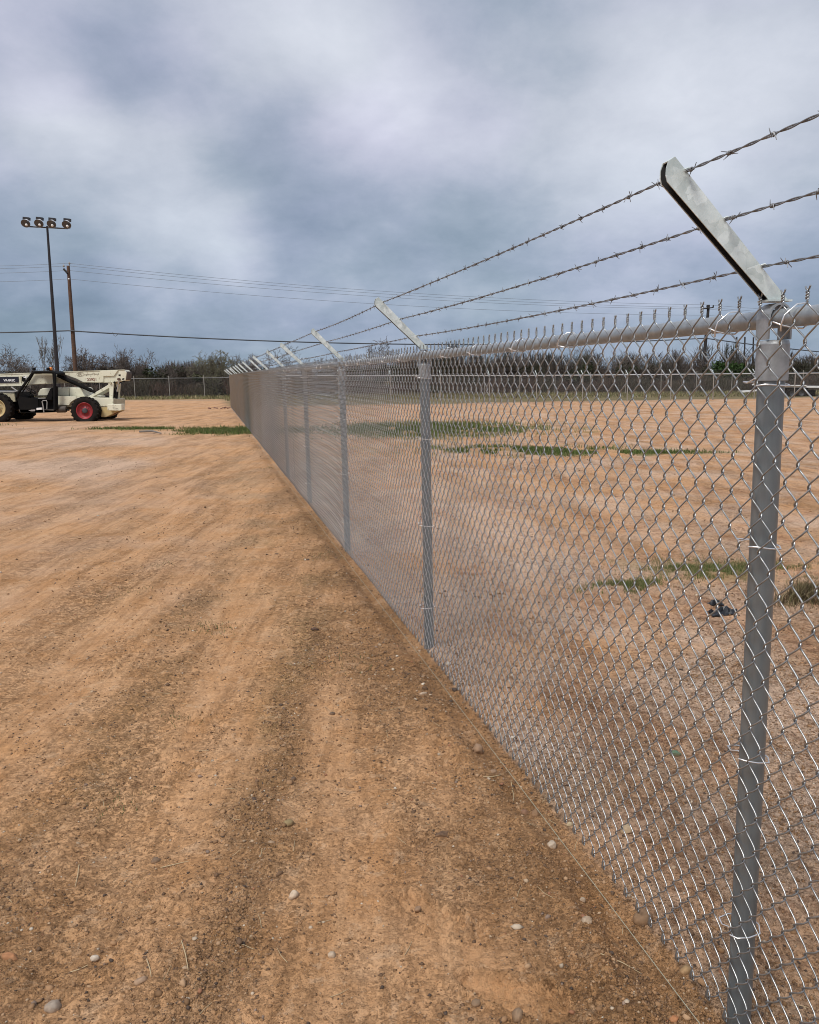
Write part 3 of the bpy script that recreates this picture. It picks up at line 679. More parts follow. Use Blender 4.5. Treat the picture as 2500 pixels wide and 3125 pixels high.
tag(vc_object('grass', [blades(patch([(grass_ell[4], .85), (grass_ell[5], .12)], 15000, 33), .03, .10, .012, GC, 33)], M['blade']), 'long narrow green grass strip inside the yard, closer than the dark patch', 'grass', kind='stuff')
tag(vc_object('grass', [blades(patch([(grass_ell[0], .75), (grass_ell[1], .12), (grass_ell[2], .08)], 20000, 34), .03, .12, .016, GC + [GD[1]], 34)], M['blade']), 'green grass strip crossing the lot outside the fence', 'grass', kind='stuff')
tx, ty = ground_at(1680 * KD, 1258 * KD)
tag(vc_object('weeds', [blades(patch([((tx + .12, ty, .42, .22, .3), 1)], 3600, 35), .03, .15, .004, GD + [(.12, .085, .045)] * 3 + [(.06, .045, .03)] * 2, 35, 1.2)], M['blade']), 'dry brown weed tuft right of the near steel post', 'weeds', kind='stuff')
# small green sprigs along the fence foot and in the tracks
sp = []
for (px, py, rad, n_) in ((828, 1430, .25, 120), (790, 1375, .2, 60), (650, 1915, .2, 200), (370, 1810, .3, 160), (480, 1730, .15, 60), (1050, 2030, .25, 160), (1000, 1700, .3, 120), (560, 2190, .12, 70), (350, 2440, .15, 80), (2470, 1765, .12, 160), (2420, 1850, .2, 120)):
    x, y = ground_at(px, py); r = np.random.default_rng(px); sp.append(np.stack([x + r.normal(0, rad * .5, n_), y + r.normal(0, rad * .4, n_)], -1))
tag(vc_object('weeds', [blades(np.concatenate(sp), .006, .028, .0035, GC[2:] + GD[1:3], 36, 1.0)], M['blade']), 'tiny olive sprigs scattered over the dirt', 'weeds', kind='stuff')
# verge beyond the lot
r = np.random.default_rng(61); xv = r.uniform(-45, 48, 26000); yv = r.uniform(60, 76, 26000); uv_, sv_ = fuv(xv, yv)
kp = np.where(uv_ < 1.2, yv > 65.6 - .10 * (xv + 15), sv_ > SEND + 1.5); 
tag(vc_object('grass', [blades(np.stack([xv[kp], yv[kp]], -1), .05, .28, .05, GD + GC[2:3], 62, .8)], M['blade']), 'dull green and straw verge along the foot of the brush', 'grass', kind='stuff')

# black debris
for k_, (px, py, sz, lab) in enumerate(((1600 + 1120 * .5217, 1600 + 468 * .5217, .05, 'small black lump of debris beyond the weeds inside the fence'), (1600 + 1165 * .5217, 1600 + 522 * .5217, .09, 'flat crumpled black sheet of debris inside the fence'))):
    x, y = ground_at(px, py); r = np.random.default_rng(80 + k_); mb = MB(); n_ = 9; V = []; 
    for i in range(n_):
        for j in range(n_):
            a, b = i / (n_ - 1) * 2 - 1, j / (n_ - 1) * 2 - 1
            V.append((a * sz * (1.2 + .2 * r.random()), b * sz * .7, max(.004, sz * (.30 if k_ == 0 else .16) * (1.2 - a * a - b * b) + r.normal(0, sz * .09))))
    mb.add(V, [(i * n_ + j, (i + 1) * n_ + j, (i + 1) * n_ + j + 1, i * n_ + j + 1) for i in range(n_ - 1) for j in range(n_ - 1)])
    o = mb.build('debris_scrap', M['debris'], loc=(x, y, hz_at(x, y) + .004)); o.scale = (.8, .9, 2.0); q = o.modifiers.new('s', 'SOLIDIFY'); q.thickness = .004; tag(o, lab, 'debris')
# pile of broken rubble near the far end of the fence
r = np.random.default_rng(91); parts_ = []
cx, cy = ground_at(690, 1246)
for _ in range(34):
    px, py = cx + r.normal(-.3, .7), cy + r.normal(0, 1.0); s_ = r.uniform(.02, .07)
    v_ = IV * (1 + r.uniform(-.25, .25, (12, 1))) * s_ * np.array([1.2, 1, .7]) + np.array([px, py, hz_at(px, py) + s_ * .3])
    parts_.append((v_, IF, np.tile(np.array([.22, .11, .08]) * r.uniform(.5, 1.3), (12, 1))))
tag(vc_object('rubble', parts_, M['gravel']), 'low spill of broken reddish clods at the foot of the far fence end', 'rubble', kind='stuff')

# ------------------------------------------------------------------ chain link fence
PW_ = .0745; HW = PW_ / 2; ZB = .048; ZT = 1.812; NH = 42; HH = (ZT - ZB) / NH; WR = .0020
def picket_path(k, sub, hook=True):
    """points (x perp, y along, z) of the k-th woven wire, y from 0 to HW"""
    par = k % 2                      # even: right end at even j
    pts = []; A = HW / 2 + .0021; cy = HW / 2
    for i in range(NH * sub + 1):
        ph = i / sub + (0 if par == 0 else 1)       # integer even -> right extreme
        c_ = math.cos(math.pi * ph)
        tri = 1 - 2 * abs(((ph / 2) % 1) * 2 - 1) if False else (2 / math.pi) * math.asin(c_)
        xx = .72 * c_ + .28 * tri
        dirn = -math.sin(math.pi * ph)              # >0 : moving right
        off = .0056 * math.tanh(1.7 * dirn)
        pts.append((off, cy + A * xx, ZB + HH * i / sub))
    if hook:
        side = 1 if par == 0 else -1
        xm = HW if par == 0 else 0.0
        ph0 = 0 if par == 0 else math.pi
        top = [(.0026 * math.cos(ph0 + t * 3.3 * math.pi) , xm + .0026 * math.sin(ph0 + t * 3.3 * math.pi), ZT + .002 + .019 * t) for t in np.linspace(0.05, 1, 9)]
        top += [(.001 * side, xm + side * .0055, ZT + .0250), (.003 * side, xm + side * .0105, ZT + .0300)]
        bot = [(-.004, xm - side * .001, ZB + .036), (-.0075, xm + side * .0022, ZB + .012), (-.006, xm + side * .0042, ZB + .001), (-.002, xm + side * .004, ZB - .004)]
        pts = bot + pts + top
    return pts
def picket_mesh(name, k, sub, n):
    return MB().tube(picket_path(k, sub), WR, n).mesh(name, M['wire'])
def tube_arrays(paths, r, n=3):
    V = []; Fs = []; b = 0
    for P_ in paths:
        P_ = np.array(P_); m = len(P_); T = np.gradient(P_, axis=0); T /= np.linalg.norm(T, axis=1)[:, None] + 1e-9
        a = np.tile([1., 0, 0], (m, 1)); U = np.cross(T, a); U /= np.linalg.norm(U, axis=1)[:, None] + 1e-9; W = np.cross(T, U)
        ang = 2 * math.pi * np.arange(n) / n
        ring = P_[:, None, :] + r * (np.cos(ang)[None, :, None] * U[:, None] + np.sin(ang)[None, :, None] * W[:, None])
        V.append(ring.reshape(-1, 3)); i = np.arange(m - 1)[:, None] * n; k = np.arange(n)[None]
        Fs.append(np.stack([i + k, i + (k + 1) % n, i + n + (k + 1) % n, i + n + k], -1).reshape(-1, 4) + b); b += m * n
    return np.concatenate(V), np.concatenate(Fs)
def frame_fence(name, u0, s0, rz, along):
    x, y = fxy(u0, s0); e = empty(name, (x, y, float(gz(x, y))), rz); return e
# ground height (relative to the fence base) at distance t along the fence
X0, Y0 = fxy(FC, S1); Z0 = float(gz(X0, Y0))
def fz(t): return -.012 * dv[0] * t
fence = frame_fence('chain_link_fence', FC, S1, PSI, None)
tag(fence, 'new galvanised chain link fence with barbed wire running from the near steel post', 'fence')
MX = -.040                # the mesh hangs on the camera side of the posts
ke0 = int(math.floor((1.12 - S1) / HW)); ke0 -= ke0 % 2
near_even = picket_mesh('mesh_wire', 0, 7, 6); near_odd = picket_mesh('mesh_wire', 1, 7, 6)
YOFF = -.038              # puts the twisted tips where the photograph has them
jit = np.random.default_rng(17)
for k in range(ke0, ke0 + 300):
    o = bpy.data.objects.new('mesh_wire', near_even if k % 2 == 0 else near_odd); link(o, fence)
    wob = .003 * math.sin(k * .11) + .002 * math.sin(k * .037 + 1)
    o.location = (MX + wob, k * HW + YOFF, fz(k * HW))
def shifted(path, y, wob=0.0): 
    a = np.array(path); a[:, 0] += MX + wob; a[:, 1] += y + YOFF; a[:, 2] += fz(y); return a
def stuff_mesh(k0, k1, sub, n, lab):
    base_ = [picket_path(0, sub), picket_path(1, sub)]
    V, Fs = tube_arrays([shifted(base_[k % 2], k * HW, .004 * math.sin(k * .05)) for k in range(k0, k1)], WR, n)
    o = link(bpy.data.objects.new('mesh_wire', npmesh('mesh_wire', V, Fs, M['wire'], True)), fence); tag(o, kind='stuff'); return o
LEN = SP * (NPOST - 1)
kb = int(-SP / HW); kb -= kb % 2
stuff_mesh(kb, ke0, 4, 4, '')
kmid = ke0 + 300 + 340
stuff_mesh(ke0 + 300, kmid, 3, 4, ''); stuff_mesh(kmid, int(LEN / HW), 2, 3, '')

# posts with cap and arm, in local coordinates
def post_part(t, parent, far=False, simple=False, matp=None, arm=True, r=.0290):
    n = 20 if not far else 8
    p = MB().tube([(0, 0, -.3), (0, 0, 1.712)], r, n).build('post', matp or M['post'], parent, loc=(0, t, fz(t) if parent is fence else 0))
    return p
def cap_mesh(n=20):
    mb = MB()
    mb.lathe([(.0330, 1.652), (.0348, 1.653)], (0, 0, 0), 'z', n, close=False)
    mb.lathe([(.0348, 1.653), (.0348, 1.732)], (0, 0, 0), 'z', n, close=False)
    mb.lathe([(.0348, 1.732), (.0325, 1.740), (.001, 1.742)], (0, 0, 0), 'z', n, close=False)
    # strap loop that the rail slides through: an arch of flat band
    for yy0, yy1 in ((-.021, .021),):
        outer = [(.030 * math.cos(a), 1.787 + .034 * math.sin(a)) for a in np.linspace(0, math.pi, 11)]
        inner = [(.0255 * math.cos(a), 1.787 + .0295 * math.sin(a)) for a in np.linspace(math.pi, 0, 11)]
        poly = [(.030, 1.742)] + outer + [(-.030, 1.742), (-.0255, 1.742)] + inner + [(.0255, 1.742)]
        nn = len(poly); o_ = [(.030, 1.742)] + outer + [(-.030, 1.742)]; i_ = [(.0255, 1.742)] + inner[::-1] + [(-.0255, 1.742)]
        m = len(o_); vs = []
        for y_ in (yy0, yy1):
            vs += [(a, y_, b) for a, b in o_] + [(a, y_, b) for a, b in i_]
        fs = []
        for q in range(m - 1):
            fs += [(q, q + 1, m + q + 1, m + q), (2 * m + q, 3 * m + q, 3 * m + q + 1, 2 * m + q + 1), (q, 2 * m + q, 2 * m + q + 1, q + 1), (m + q, m + q + 1, 3 * m + q + 1, 3 * m + q)]
        mb.add(vs, fs)
    return mb
def arm_mb():
    """pressed channel, open towards the lower outer side; leans out (-x) at 45 degrees"""
    mb = MB(); tk = .0022; hw = .0115
    a = np.array([-.027, 0, 1.828]); a2 = np.array([.021, 0, 1.828])
    tip_lo = np.array([-.280, 0, 2.063]); apex = np.array([-.2785, 0, 2.104]); tip_up = np.array([-.264, 0, 2.113])
    prof = [a2, a, tip_lo, np.array([-.2835, 0, 2.075]), np.array([-.2830, 0, 2.090]), apex, tip_up]
    for sy in (-1, 1):                       # two side walls
        y0, y1 = (sy * hw - tk / 2, sy * hw + tk / 2)
        mb.prism([(p[0], p[2]) for p in prof], y0, y1)
    # web on the upper inner side
    up = [a2, tip_up]; nrm_ = np.array([.7, 0, .7]) * tk
    q = [(a2[0], a2[2]), (tip_up[0], tip_up[2]), (tip_up[0] - nrm_[0], tip_up[2] - nrm_[2]), (a2[0] - nrm_[0], a2[2] - nrm_[2])]
    mb.prism(q, -hw + tk / 2, hw - tk / 2)
    mb.prism([(-.264, 2.113), (-.2785, 2.104), (-.2770, 2.102), (-.264, 2.1105)], -hw + tk / 2, hw - tk / 2)
    # foot plate on the loop, turned edge of the wall
    mb.box((-.001, 0, 1.8255), (.030, .019, .002))
    for (x_, z_) in ((-.235, 2.084), (-.139, 1.990), (-.044, 1.895)):   # staples holding the strands
        mb.tube([(x_ - .008, -hw - .004, z_ + .004), (x_, -hw - .006, z_ + .007), (x_ + .009, -hw - .004, z_ + .001)], .0018, 5)
    return mb
capm = cap_mesh().mesh('post_cap', M['cap']); armm = arm_mb().mesh('barb_arm', M['arm'])
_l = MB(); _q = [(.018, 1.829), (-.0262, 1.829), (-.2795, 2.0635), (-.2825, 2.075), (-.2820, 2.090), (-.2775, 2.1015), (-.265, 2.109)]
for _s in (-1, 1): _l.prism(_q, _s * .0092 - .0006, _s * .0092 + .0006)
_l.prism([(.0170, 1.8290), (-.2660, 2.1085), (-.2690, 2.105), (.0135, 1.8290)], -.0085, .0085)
shade_lining = _l.mesh('painted_channel_shade', M['inner'])  # added dark liner that paints the shade of the open slot
capf = cap_mesh(8).mesh('post_cap', M['cap'])
tie_post = MB().tube([(-.052, -.020, 0), (-.045, -.040, .003), (-.015, -.043, .0), (.02, -.037, -.002), (.036, -.012, 0), (.036, .014, .002), (.02, .037, .004), (-.015, .042, .006), (-.046, .034, .008), (-.052, .012, .006), (-.050, -.012, .016)], .0020, 5).mesh('tie_wire', M['tie'])
tie_rail = MB().tube([(MX - .004, .012, -.030), (MX - .010, .004, -.018), (MX - .006, 0, .002), (-.018, -.002, .0245), (.004, -.002, .0265), (.022, 0, .010), (.020, 0, -.012), (.002, .002, -.0255), (-.022, .004, -.024), (MX - .005, .010, -.018), (MX - .010, .03, -.010)], .0019, 5).mesh('tie_wire', M['tie'])
for i in range(-1, NPOST):
    t = i * SP
    p = post_part(t, fence, far=i > 4)
    c = link(bpy.data.objects.new('post_cap', capm if i < 4 else capf), p)
    al = link(bpy.data.objects.new('painted_channel_shade', shade_lining), p); al.rotation_euler = (0, (0, .0, .006, -.008, .01, -.02, .015, 0)[i % 8], 0)
    a = link(bpy.data.objects.new('barb_arm', armm), p); a.rotation_euler = (0, (0, .0, .006, -.008, .01, -.02, .015, 0)[i % 8], 0)
    if i < 5:
        for zz in (1.645, 1.30, .78, .30):
            o = link(bpy.data.objects.new('tie_wire', tie_post), fence); o.location = (0, t, zz + fz(t) + jit.normal(0, .01)); o.rotation_euler = (0, jit.normal(0, .08), 0)
ZR = 1.787
for i in range(-1, NPOST - 1):
    t = i * SP
    r0, r1 = .0205, .0205
    MB().tube([(0, t + .0, ZR + fz(t)), (0, t + SP / 2, ZR + fz(t + SP / 2) - .002), (0, t + SP, ZR + fz(t + SP))], .0205, 18 if i < 5 else 8, caps=(i in (-1, NPOST - 2))).build('top_rail', M['rail'], fence)
    if i < 5:
        for j in range(1, 6):
            tt = t + SP * j / 6 + jit.normal(0, .05)
            if i == 0 and j == 1: tt = .14
            o = link(bpy.data.objects.new('tie_wire', tie_rail), fence); o.location = (0, tt, ZR + fz(tt)); o.rotation_euler = (0, 0, jit.normal(0, .2))
o = link(bpy.data.objects.new('tie_wire', tie_rail), fence); o.location = (0, -.092, ZR)
for t in (2.756 - S1, 2.756 - S1 + 6.4, 2.756 - S1 + 12.8):
    MB().tube([(0, t - .10, ZR + fz(t)), (0, t - .095, ZR + fz(t)), (0, t + .055, ZR + fz(t)), (0, t + .06, ZR + fz(t))], [.0205, .0222, .0222, .0205], 18, caps=False).build('rail_sleeve', M['rail'], fence)
# barbed strands
barb_m = MB()
for q in range(14):
    pass
hel = [(.0042 * math.cos(a), -.0045 + .009 * a / (4 * math.pi), .0042 * math.sin(a)) for a in np.linspace(0, 4 * math.pi, 17)]
barb_m.tube([(-.004, -.012, .013)] + hel + [(.010, .010, -.011)], [.0009] + [.0013] * 17 + [.0007], 5)
hel2 = [(.0040 * math.cos(a + 2), .0045 - .009 * a / (4 * math.pi), .0040 * math.sin(a + 2)) for a in np.linspace(0, 3 * math.pi, 13)]
barb_m.tube([(-.009, .011, -.012)] + hel2 + [(.006, -.009, .014)], [.0007] + [.0013] * 13 + [.0007], 5)
barb_m.v = [(a * .88, b * .9, c * .88) for a, b, c in barb_m.v]
barb_me = barb_m.mesh('barb', M['barb'])
barb_far = MB().tube([(-.009, .011, -.012), (.006, -.009, .014)], .0016, 3, False).tube([(-.004, -.012, .013), (.010, .010, -.011)], .0016, 3, False)
barb_far.box((0, 0, 0), (.003, .005, .003))
def strand(parent, x, z, t0, t1, tnear, slope, sag=.012, first=0.0, first_off=0.0, span=SP, nb=90, seed=0):
    def P(t):
        q = (t % span) / span; i = math.floor(t / span)
        return np.array([x, t, z + slope(t) - sag * 4 * q * (1 - q) * (.6 + .4 * math.sin(i * 2.1 + seed))])
    V = []; paths = []
    ts = np.arange(t0, tnear, .0075)
    mb = MB()
    for ph in (0, math.pi):
        pts = []
        for t in ts:
            c = P(t); a = 2 * math.pi * t / .105 + ph + .8 * math.sin(t * 3.1)
            pts.append((c[0] + .0017 * math.cos(a), t, c[2] + .0017 * math.sin(a)))
        paths.append(pts)
    V, Fs = tube_arrays(paths, .00155, 5)
    if t1 > tnear:
        fp = [tuple(P(t)) for t in np.arange(tnear, t1 + .01, .3)]
        V2, F2 = tube_arrays([fp], .0026, 4); Fs = np.concatenate([Fs, F2 + len(V)]); V = np.concatenate([V, V2])
    o = link(bpy.data.objects.new('barbed_wire', npmesh('barbed_wire', V, Fs, M['barb'], True)), parent)
    r = np.random.default_rng(seed); k = 0; t = first_off
    while t - .127 > t0: t -= .127
    far_ = MB()
    while t < t1:
        c = P(t)
        if k < nb:
            b = link(bpy.data.objects.new('barb', barb_me), o); b.location = tuple(c); b.rotation_euler = (0, r.uniform(0, 6.28), r.normal(0, .15))
        else:
            a = r.uniform(0, 6.28); rot = np.array([[math.cos(a), 0, math.sin(a)], [0, 1, 0], [-math.sin(a), 0, math.cos(a)]])
            far_.add([tuple(rot @ np.array(v) + c) for v in barb_far.v], barb_far.f)
        k += 1; t += .127 * (1 + r.normal(0, .02))
    if far_.v: tag(far_.build('barb', M['barb'], o), kind='stuff')
    return o
for j, (x_, z_, off) in enumerate(((-.235, 2.086, 1.44 - S1), (-.139, 1.992, 1.449 - S1), (-.044, 1.897, 1.50 - S1))):
    strand(fence, x_, z_, -SP, LEN, 12.0, fz, first_off=off, seed=j)

# string line on the ground in front of the mesh
mb = MB(); pts = []
for t in np.arange(-1.2, LEN, .35):
    x, y = fxy(1.128 + .003 * math.sin(t * .9), S1 + t); pts.append((x, y, gz(x, y) + .028 + .004 * math.sin(t * .5)))
o = mb.tube(pts, .0012, 5).build('string_line', M['string']); tag(o, 'thin greenish string stretched low along the foot of the mesh', 'string')

# ------------------------------------------------------------------ back fence of the yard
def simple_fence(name, label, base, rz, n0, n1, sp, hgt, slope, arms, prailm, postm, z_extra=0.0, hlow=False):
    e = empty(name, base, rz); tag(e, label, 'fence')
    pm = MB().tube([(0, 0, -.4), (0, 0, hgt + z_extra)], .033, 8).mesh('post', postm)
    for i in range(n0, n1 + 1):
        p = link(bpy.data.objects.new('post', pm), e); p.location = (0, i * sp, slope(i * sp)); 
        if arms:
            a = link(bpy.data.objects.new('barb_arm', arms), p)
    for i in range(n0, n1):
        t = i * sp
        MB().tube([(0, t, hgt + slope(t)), (0, t + sp, hgt + slope(t + sp))], .024, 8, caps=False).build('top_rail', prailm, e)
    # woven mesh: long diagonals, too fine to pick apart at this distance
    t0, t1 = n0 * sp, n1 * sp; paths = []
    for sg in (1, -1):
        t = t0 - hgt
        while t < t1 + hgt:
            a, b = t, t + sg * hgt * .87
            lo, hi = min(a, b), max(a, b)
            if hi > t0 and lo < t1:
                f0 = 0.; f1 = 1.
                for f_ in (0,):
                    pass
                def cl(f): return a + (b - a) * f
                if sg > 0: f0 = max(0, (t0 - a) / (b - a)); f1 = min(1, (t1 - a) / (b - a))
                else: f0 = max(0, (t1 - a) / (b - a)); f1 = min(1, (t0 - a) / (b - a))
                if f1 > f0 + .01:
                    paths.append([(-.035 - .002 * sg, cl(f0), .05 + (hgt - .05) * f0 + slope(cl(f0))), (-.035 - .002 * sg, cl(f1), .05 + (hgt - .05) * f1 + slope(cl(f1)))])
            t += PW_
    V, Fs = tube_arrays(paths, .0019, 3)
    o = link(bpy.data.objects.new('mesh_wire', npmesh('mesh_wire', V, Fs, M['farwire'])), e); tag(o, kind='stuff')
    return e
armf = arm_mb().mesh('barb_arm', M['arm'])
cx_, cy_ = fxy(FC, SEND)
slA = lambda t: -.012 * nv[0] * t - .14 * min(max(t, 0) / 20, 1)
fa = simple_fence('chain_link_fence', 'back fence of the yard with pale top rail and outward leaning barb arms', (cx_, cy_, float(gz(cx_, cy_))), PSI - math.pi / 2, 1, 18, SP, ZR, slA, armf, M['whiterail'], M['farpost'])
tcor = 0
for j, (x_, z_) in enumerate(((-.235, 2.086), (-.139, 1.992), (-.044, 1.897))):
    V, Fs = tube_arrays([[(x_, t, z_ + slA(t)) for t in np.arange(0, 18 * SP, SP)]], .0028, 3)
    link(bpy.data.objects.new('barbed_wire', npmesh('barbed_wire', V, Fs, M['barb'])), fa)
MB().tube([(0, .0, ZR), (0, SP, ZR + slA(SP))], .024, 8).build('top_rail', M['whiterail'], fa)
# outer boundary fence
bx0, by0 = -45.0, 72.5
B1 = np.array(at(462, 1151, 70.5)); 
def slB(t): return -.012 * (bx0 + t) + .012 * bx0
fb = simple_fence('chain_link_fence', 'older boundary fence with bare brown posts in front of the brush', (bx0, by0, float(gz(bx0, by0)) - .02), -math.pi / 2 - .015, 0, 30, SP, 1.70, slB, None, M['farwire'], M['farpost'], .22)

# ------------------------------------------------------------------ trees
def grow_tree(seed, H, spread, stems, lean=0.0, depth=6, dense=1.0, upright=0.0):
    r = np.random.default_rng(seed); trunk = []; crown = []
    def rec(p, d, ln, rad, lv):
        nseg = 3 if lv < 3 else 2
        pts = [p.copy()]; rads = [rad]
        for i in range(nseg):
            d = d + r.normal(0, .20 + .03 * lv, 3); d[2] += .05 + upright * .25; d /= np.linalg.norm(d)
            p = p + d * ln / nseg; pts.append(p.copy()); rads.append(rad * (1 - .38 * (i + 1) / nseg))
        (trunk if lv < 2 else crown).append((pts, rads, 5 if lv < 2 else 3))
        if lv >= depth or p[2] > H * 1.05: return
        nc = (3 if lv < 2 else r.integers(2, 4)) if r.random() < dense else 2
        for c in range(nc):
            dd = d + r.normal(0, .55 * (1 - .45 * upright), 3) * np.array([spread, spread, .75]); dd[2] = dd[2] * .8 + .22 + upright * .4; dd /= np.linalg.norm(dd)
            i0 = len(pts) - 1 if c == 0 else r.integers(1, len(pts))
            rec(pts[i0].copy(), dd, ln * r.uniform(.62, .86), max(rads[i0] * .68, .017), lv + 1)
    for s_ in range(stems):
        a = r.uniform(0, 6.28); t = r.uniform(.15, .6) * (1 - .6 * upright)
        rec(np.array([r.normal(0, .12), r.normal(0, .12), -.1]), np.array([math.cos(a) * t + lean, math.sin(a) * t, 1.]) / 1.1, H * .30, .035 + H * .011, 0)
    def mk(L_):
        mb = MB()
        for pts, rads, n in L_: mb.tube(pts, rads, n, caps=False)
        return mb
    return mk(trunk), mk(crown)
VAR = []
for sd_, sprd, st, dep, dn, upr, m1, m2 in ((201, 1.0, 4, 6, .7, 0, 'bark', 'twig'), (202, 1.2, 3, 6, .7, 0, 'bark', 'twig'), (203, .9, 5, 6, .6, .3, 'bark', 'twig'), (204, 1.1, 4, 6, .8, 0, 'bark', 'greentwig'), (205, .7, 3, 6, .6, 1.0, 'palebark', 'palebark'), (206, 1.2, 4, 5, .9, .1, 'bark', 'twig')):
    a, b = grow_tree(sd_, 5.0, sprd, st, 0, dep, dn, upr); VAR.append((a.mesh('trunk', M[m1]), b.mesh('crown', M[m2]), max(v[2] for v in b.v)))
TREES = [ # px, top py, depth, variant, width factor, label
 (22, 1046, 84, 0, 1.0, 'bare tree at the left edge of the brush, left of the lamp pole'),
 (-60, 1052, 86, 1, 1.0, 'bare tree beyond the left border of the view behind the loader'),
 (142, 1018, 88, 4, .75, 'pale upright leafless tree rising directly behind the black lamp pole'),
 (92, 1078, 80, 5, .9, 'low dark bare tree left of the pale upright tree'),
 (200, 1078, 80, 5, .8, 'low bare tree between the lamp pole and the wooden pole'),
 (262, 1052, 80, 2, .9, 'broad bare tree just right of the brown wooden pole'),
 (318, 1046, 81, 0, 1.0, 'tallest bushy bare tree above the raised rear end of the loader boom'),
 (385, 1058, 80, 2, .8, 'bare multi stemmed tree above the tail of the loader'),
 (432, 1064, 82, 1, .8, 'bare tree with upswept twigs right of the loader'),
 (500, 1086, 79, 5, .9, 'low rounded bare tree halfway between loader and new fence'),
 (583, 1074, 80, 0, .9, 'bare tree left of the greenish crowned one'),
 (650, 1067, 79, 3, 1.25, 'broad bare tree with greenish lichen crown behind the boundary fence'),
 (716, 1074, 92, 1, .65, 'small spidery bare tree just above the far end of the new fence'),
 (762, 1072, 92, 2, .6, 'small bare tree between the spidery one and the round one'),
 (806, 1048, 90, 1, 1.0, 'round bare tree rising behind the farthest leaning arms'),
 (868, 1078, 92, 5, .8, 'low bare tree right of the round one behind the barbed wire'),
 (930, 1074, 92, 0, .7, 'bare tree seen behind the third leaning arm'),
 (990, 1062, 90, 0, .8, 'dark bare tree behind the second leaning arm'),
 (1068, 1072, 92, 2, .7, 'bare tree between the second and first far arms'),
 (1150, 1020, 88, 1, 1.0, 'tall spreading bare tree standing left of the second post arm'),
 (1215, 1046, 90, 0, .7, 'bare tree touching the base of the second post arm'),
 (1262, 1060, 92, 2, .7, 'bare tree directly behind the second post arm'),
 (1500, 1062, 84, 0, 1.0, 'dark bare tree behind the rail sleeve'),
 (1590, 1066, 84, 2, 1.0, 'dark bare tree under the top rail right of the sleeve'),
 (1700, 1058, 84, 1, 1.0, 'broad bare tree beneath the middle of the near rail span'),
 (1800, 1056, 84, 2, 1.0, 'upswept bare tree beneath the near rail'),
 (1928, 1048, 84, 0, 1.0, 'tallest bare tree seen below the near rail left of the dark pole'),
 (2052, 1058, 84, 2, .9, 'bare tree left of the sparse open tree beside the dark pole'),
 (2110, 1060, 84, 1, .55, 'sparse open bare tree beside the dark utility pole'),
 (2408, 1060, 84, 0, 1.1, 'dense bare tree right of the near steel post'),
 (2480, 1070, 84, 2, 1.0, 'bare tree at the right border of the view'),
 (1400, 1080, 86, 5, 1.0, 'low dark bare tree right of the second post'),
]
for px, py, Y, vi, wf, lab in TREES:
    a, b, top = VAR[vi]; P3 = at(px, py, Y); zb = float(gz(P3[0], Y)); s_ = (P3[2] - zb) / top
    e = empty('bare_tree', (P3[0], Y, zb)); e.rotation_euler = (0, 0, random.uniform(0, 6.28)); e.scale = (s_ * wf, s_ * wf, s_)
    link(bpy.data.objects.new('trunk', a), e); link(bpy.data.objects.new('crown', b), e); tag(e, lab, 'tree', 'bare trees behind the boundary fence')

# brush thicket: one mass nobody could count
r = np.random.default_rng(300)
def twig_mass(n, xr, yr, hfun, seed, cols, wid=.035, hmul=1.0, lean=.45):
    r = np.random.default_rng(seed); nb = n // 160
    bx = r.uniform(*xr, nb); by = r.uniform(*yr, nb)
    bi = r.integers(0, nb, n); hB = hfun(bx) * r.uniform(.6, 1.05, nb) * hmul
    base = np.stack([bx[bi] + r.normal(0, .5, n), by[bi] + r.normal(0, .5, n)], -1); h = hB[bi]
    z0 = gz(base[:, 0], 0) + r.random(n) ** 1.3 * h * .82
    ln = (h - (z0 - gz(base[:, 0], 0))) * r.uniform(.35, 1.0, n) + .12
    d = np.stack([r.normal(0, lean, n), r.normal(0, lean, n), np.ones(n)], -1); d /= np.linalg.norm(d, axis=1)[:, None]
    p0 = np.stack([base[:, 0], base[:, 1], z0], -1); p1 = p0 + d * ln[:, None]
    mid_ = (p0 + p1) / 2 + r.normal(0, .08, (n, 3))
    a = r.uniform(0, 6.28, n); w2 = wid * r.uniform(.4, 1.1, n)
    off = np.stack([np.cos(a) * w2, np.sin(a) * w2, np.zeros(n)], -1); off2 = np.stack([-np.sin(a) * w2, np.cos(a) * w2, np.zeros(n)], -1)
    V = np.stack([p0 - off, p0 + off, p0 + off2, mid_ - off * .6, mid_ + off * .6, mid_ + off2 * .6, p1], 1).reshape(-1, 3); k = (np.arange(n) * 7)[:, None]
    T = []
    for x_ in ((0, 1, 4), (0, 4, 3), (1, 2, 5), (1, 5, 4), (3, 4, 6), (4, 5, 6)): T.append(k + np.array([x_]))
    c = np.array(cols)[r.integers(0, len(cols), nb)][bi] * r.uniform(.7, 1.3, (n, 1))
    return V, np.concatenate(T), np.repeat(c, 7, 0)
def htop(x):
    # ragged profile of the thicket, metres
    b = 2.75 + .6 * np.sin(x * .21 + 1) + .5 * np.sin(x * .53) + .4 * np.sin(x * 1.1 + 2)
    b = np.where(x > 2, b + 1.3, b); b = np.where((x > 27) & (x < 35), b - 1.3, b); b = np.where((x > -21) & (x < -2), b - .55, b)
    return b
BC = [(.085, .067, .055), (.105, .085, .069), (.07, .06, .048), (.098, .085, .073), (.065, .065, .042)]
BR = [(.125, .080, .062), (.10, .072, .056), (.14, .105, .078), (.095, .082, .055)]
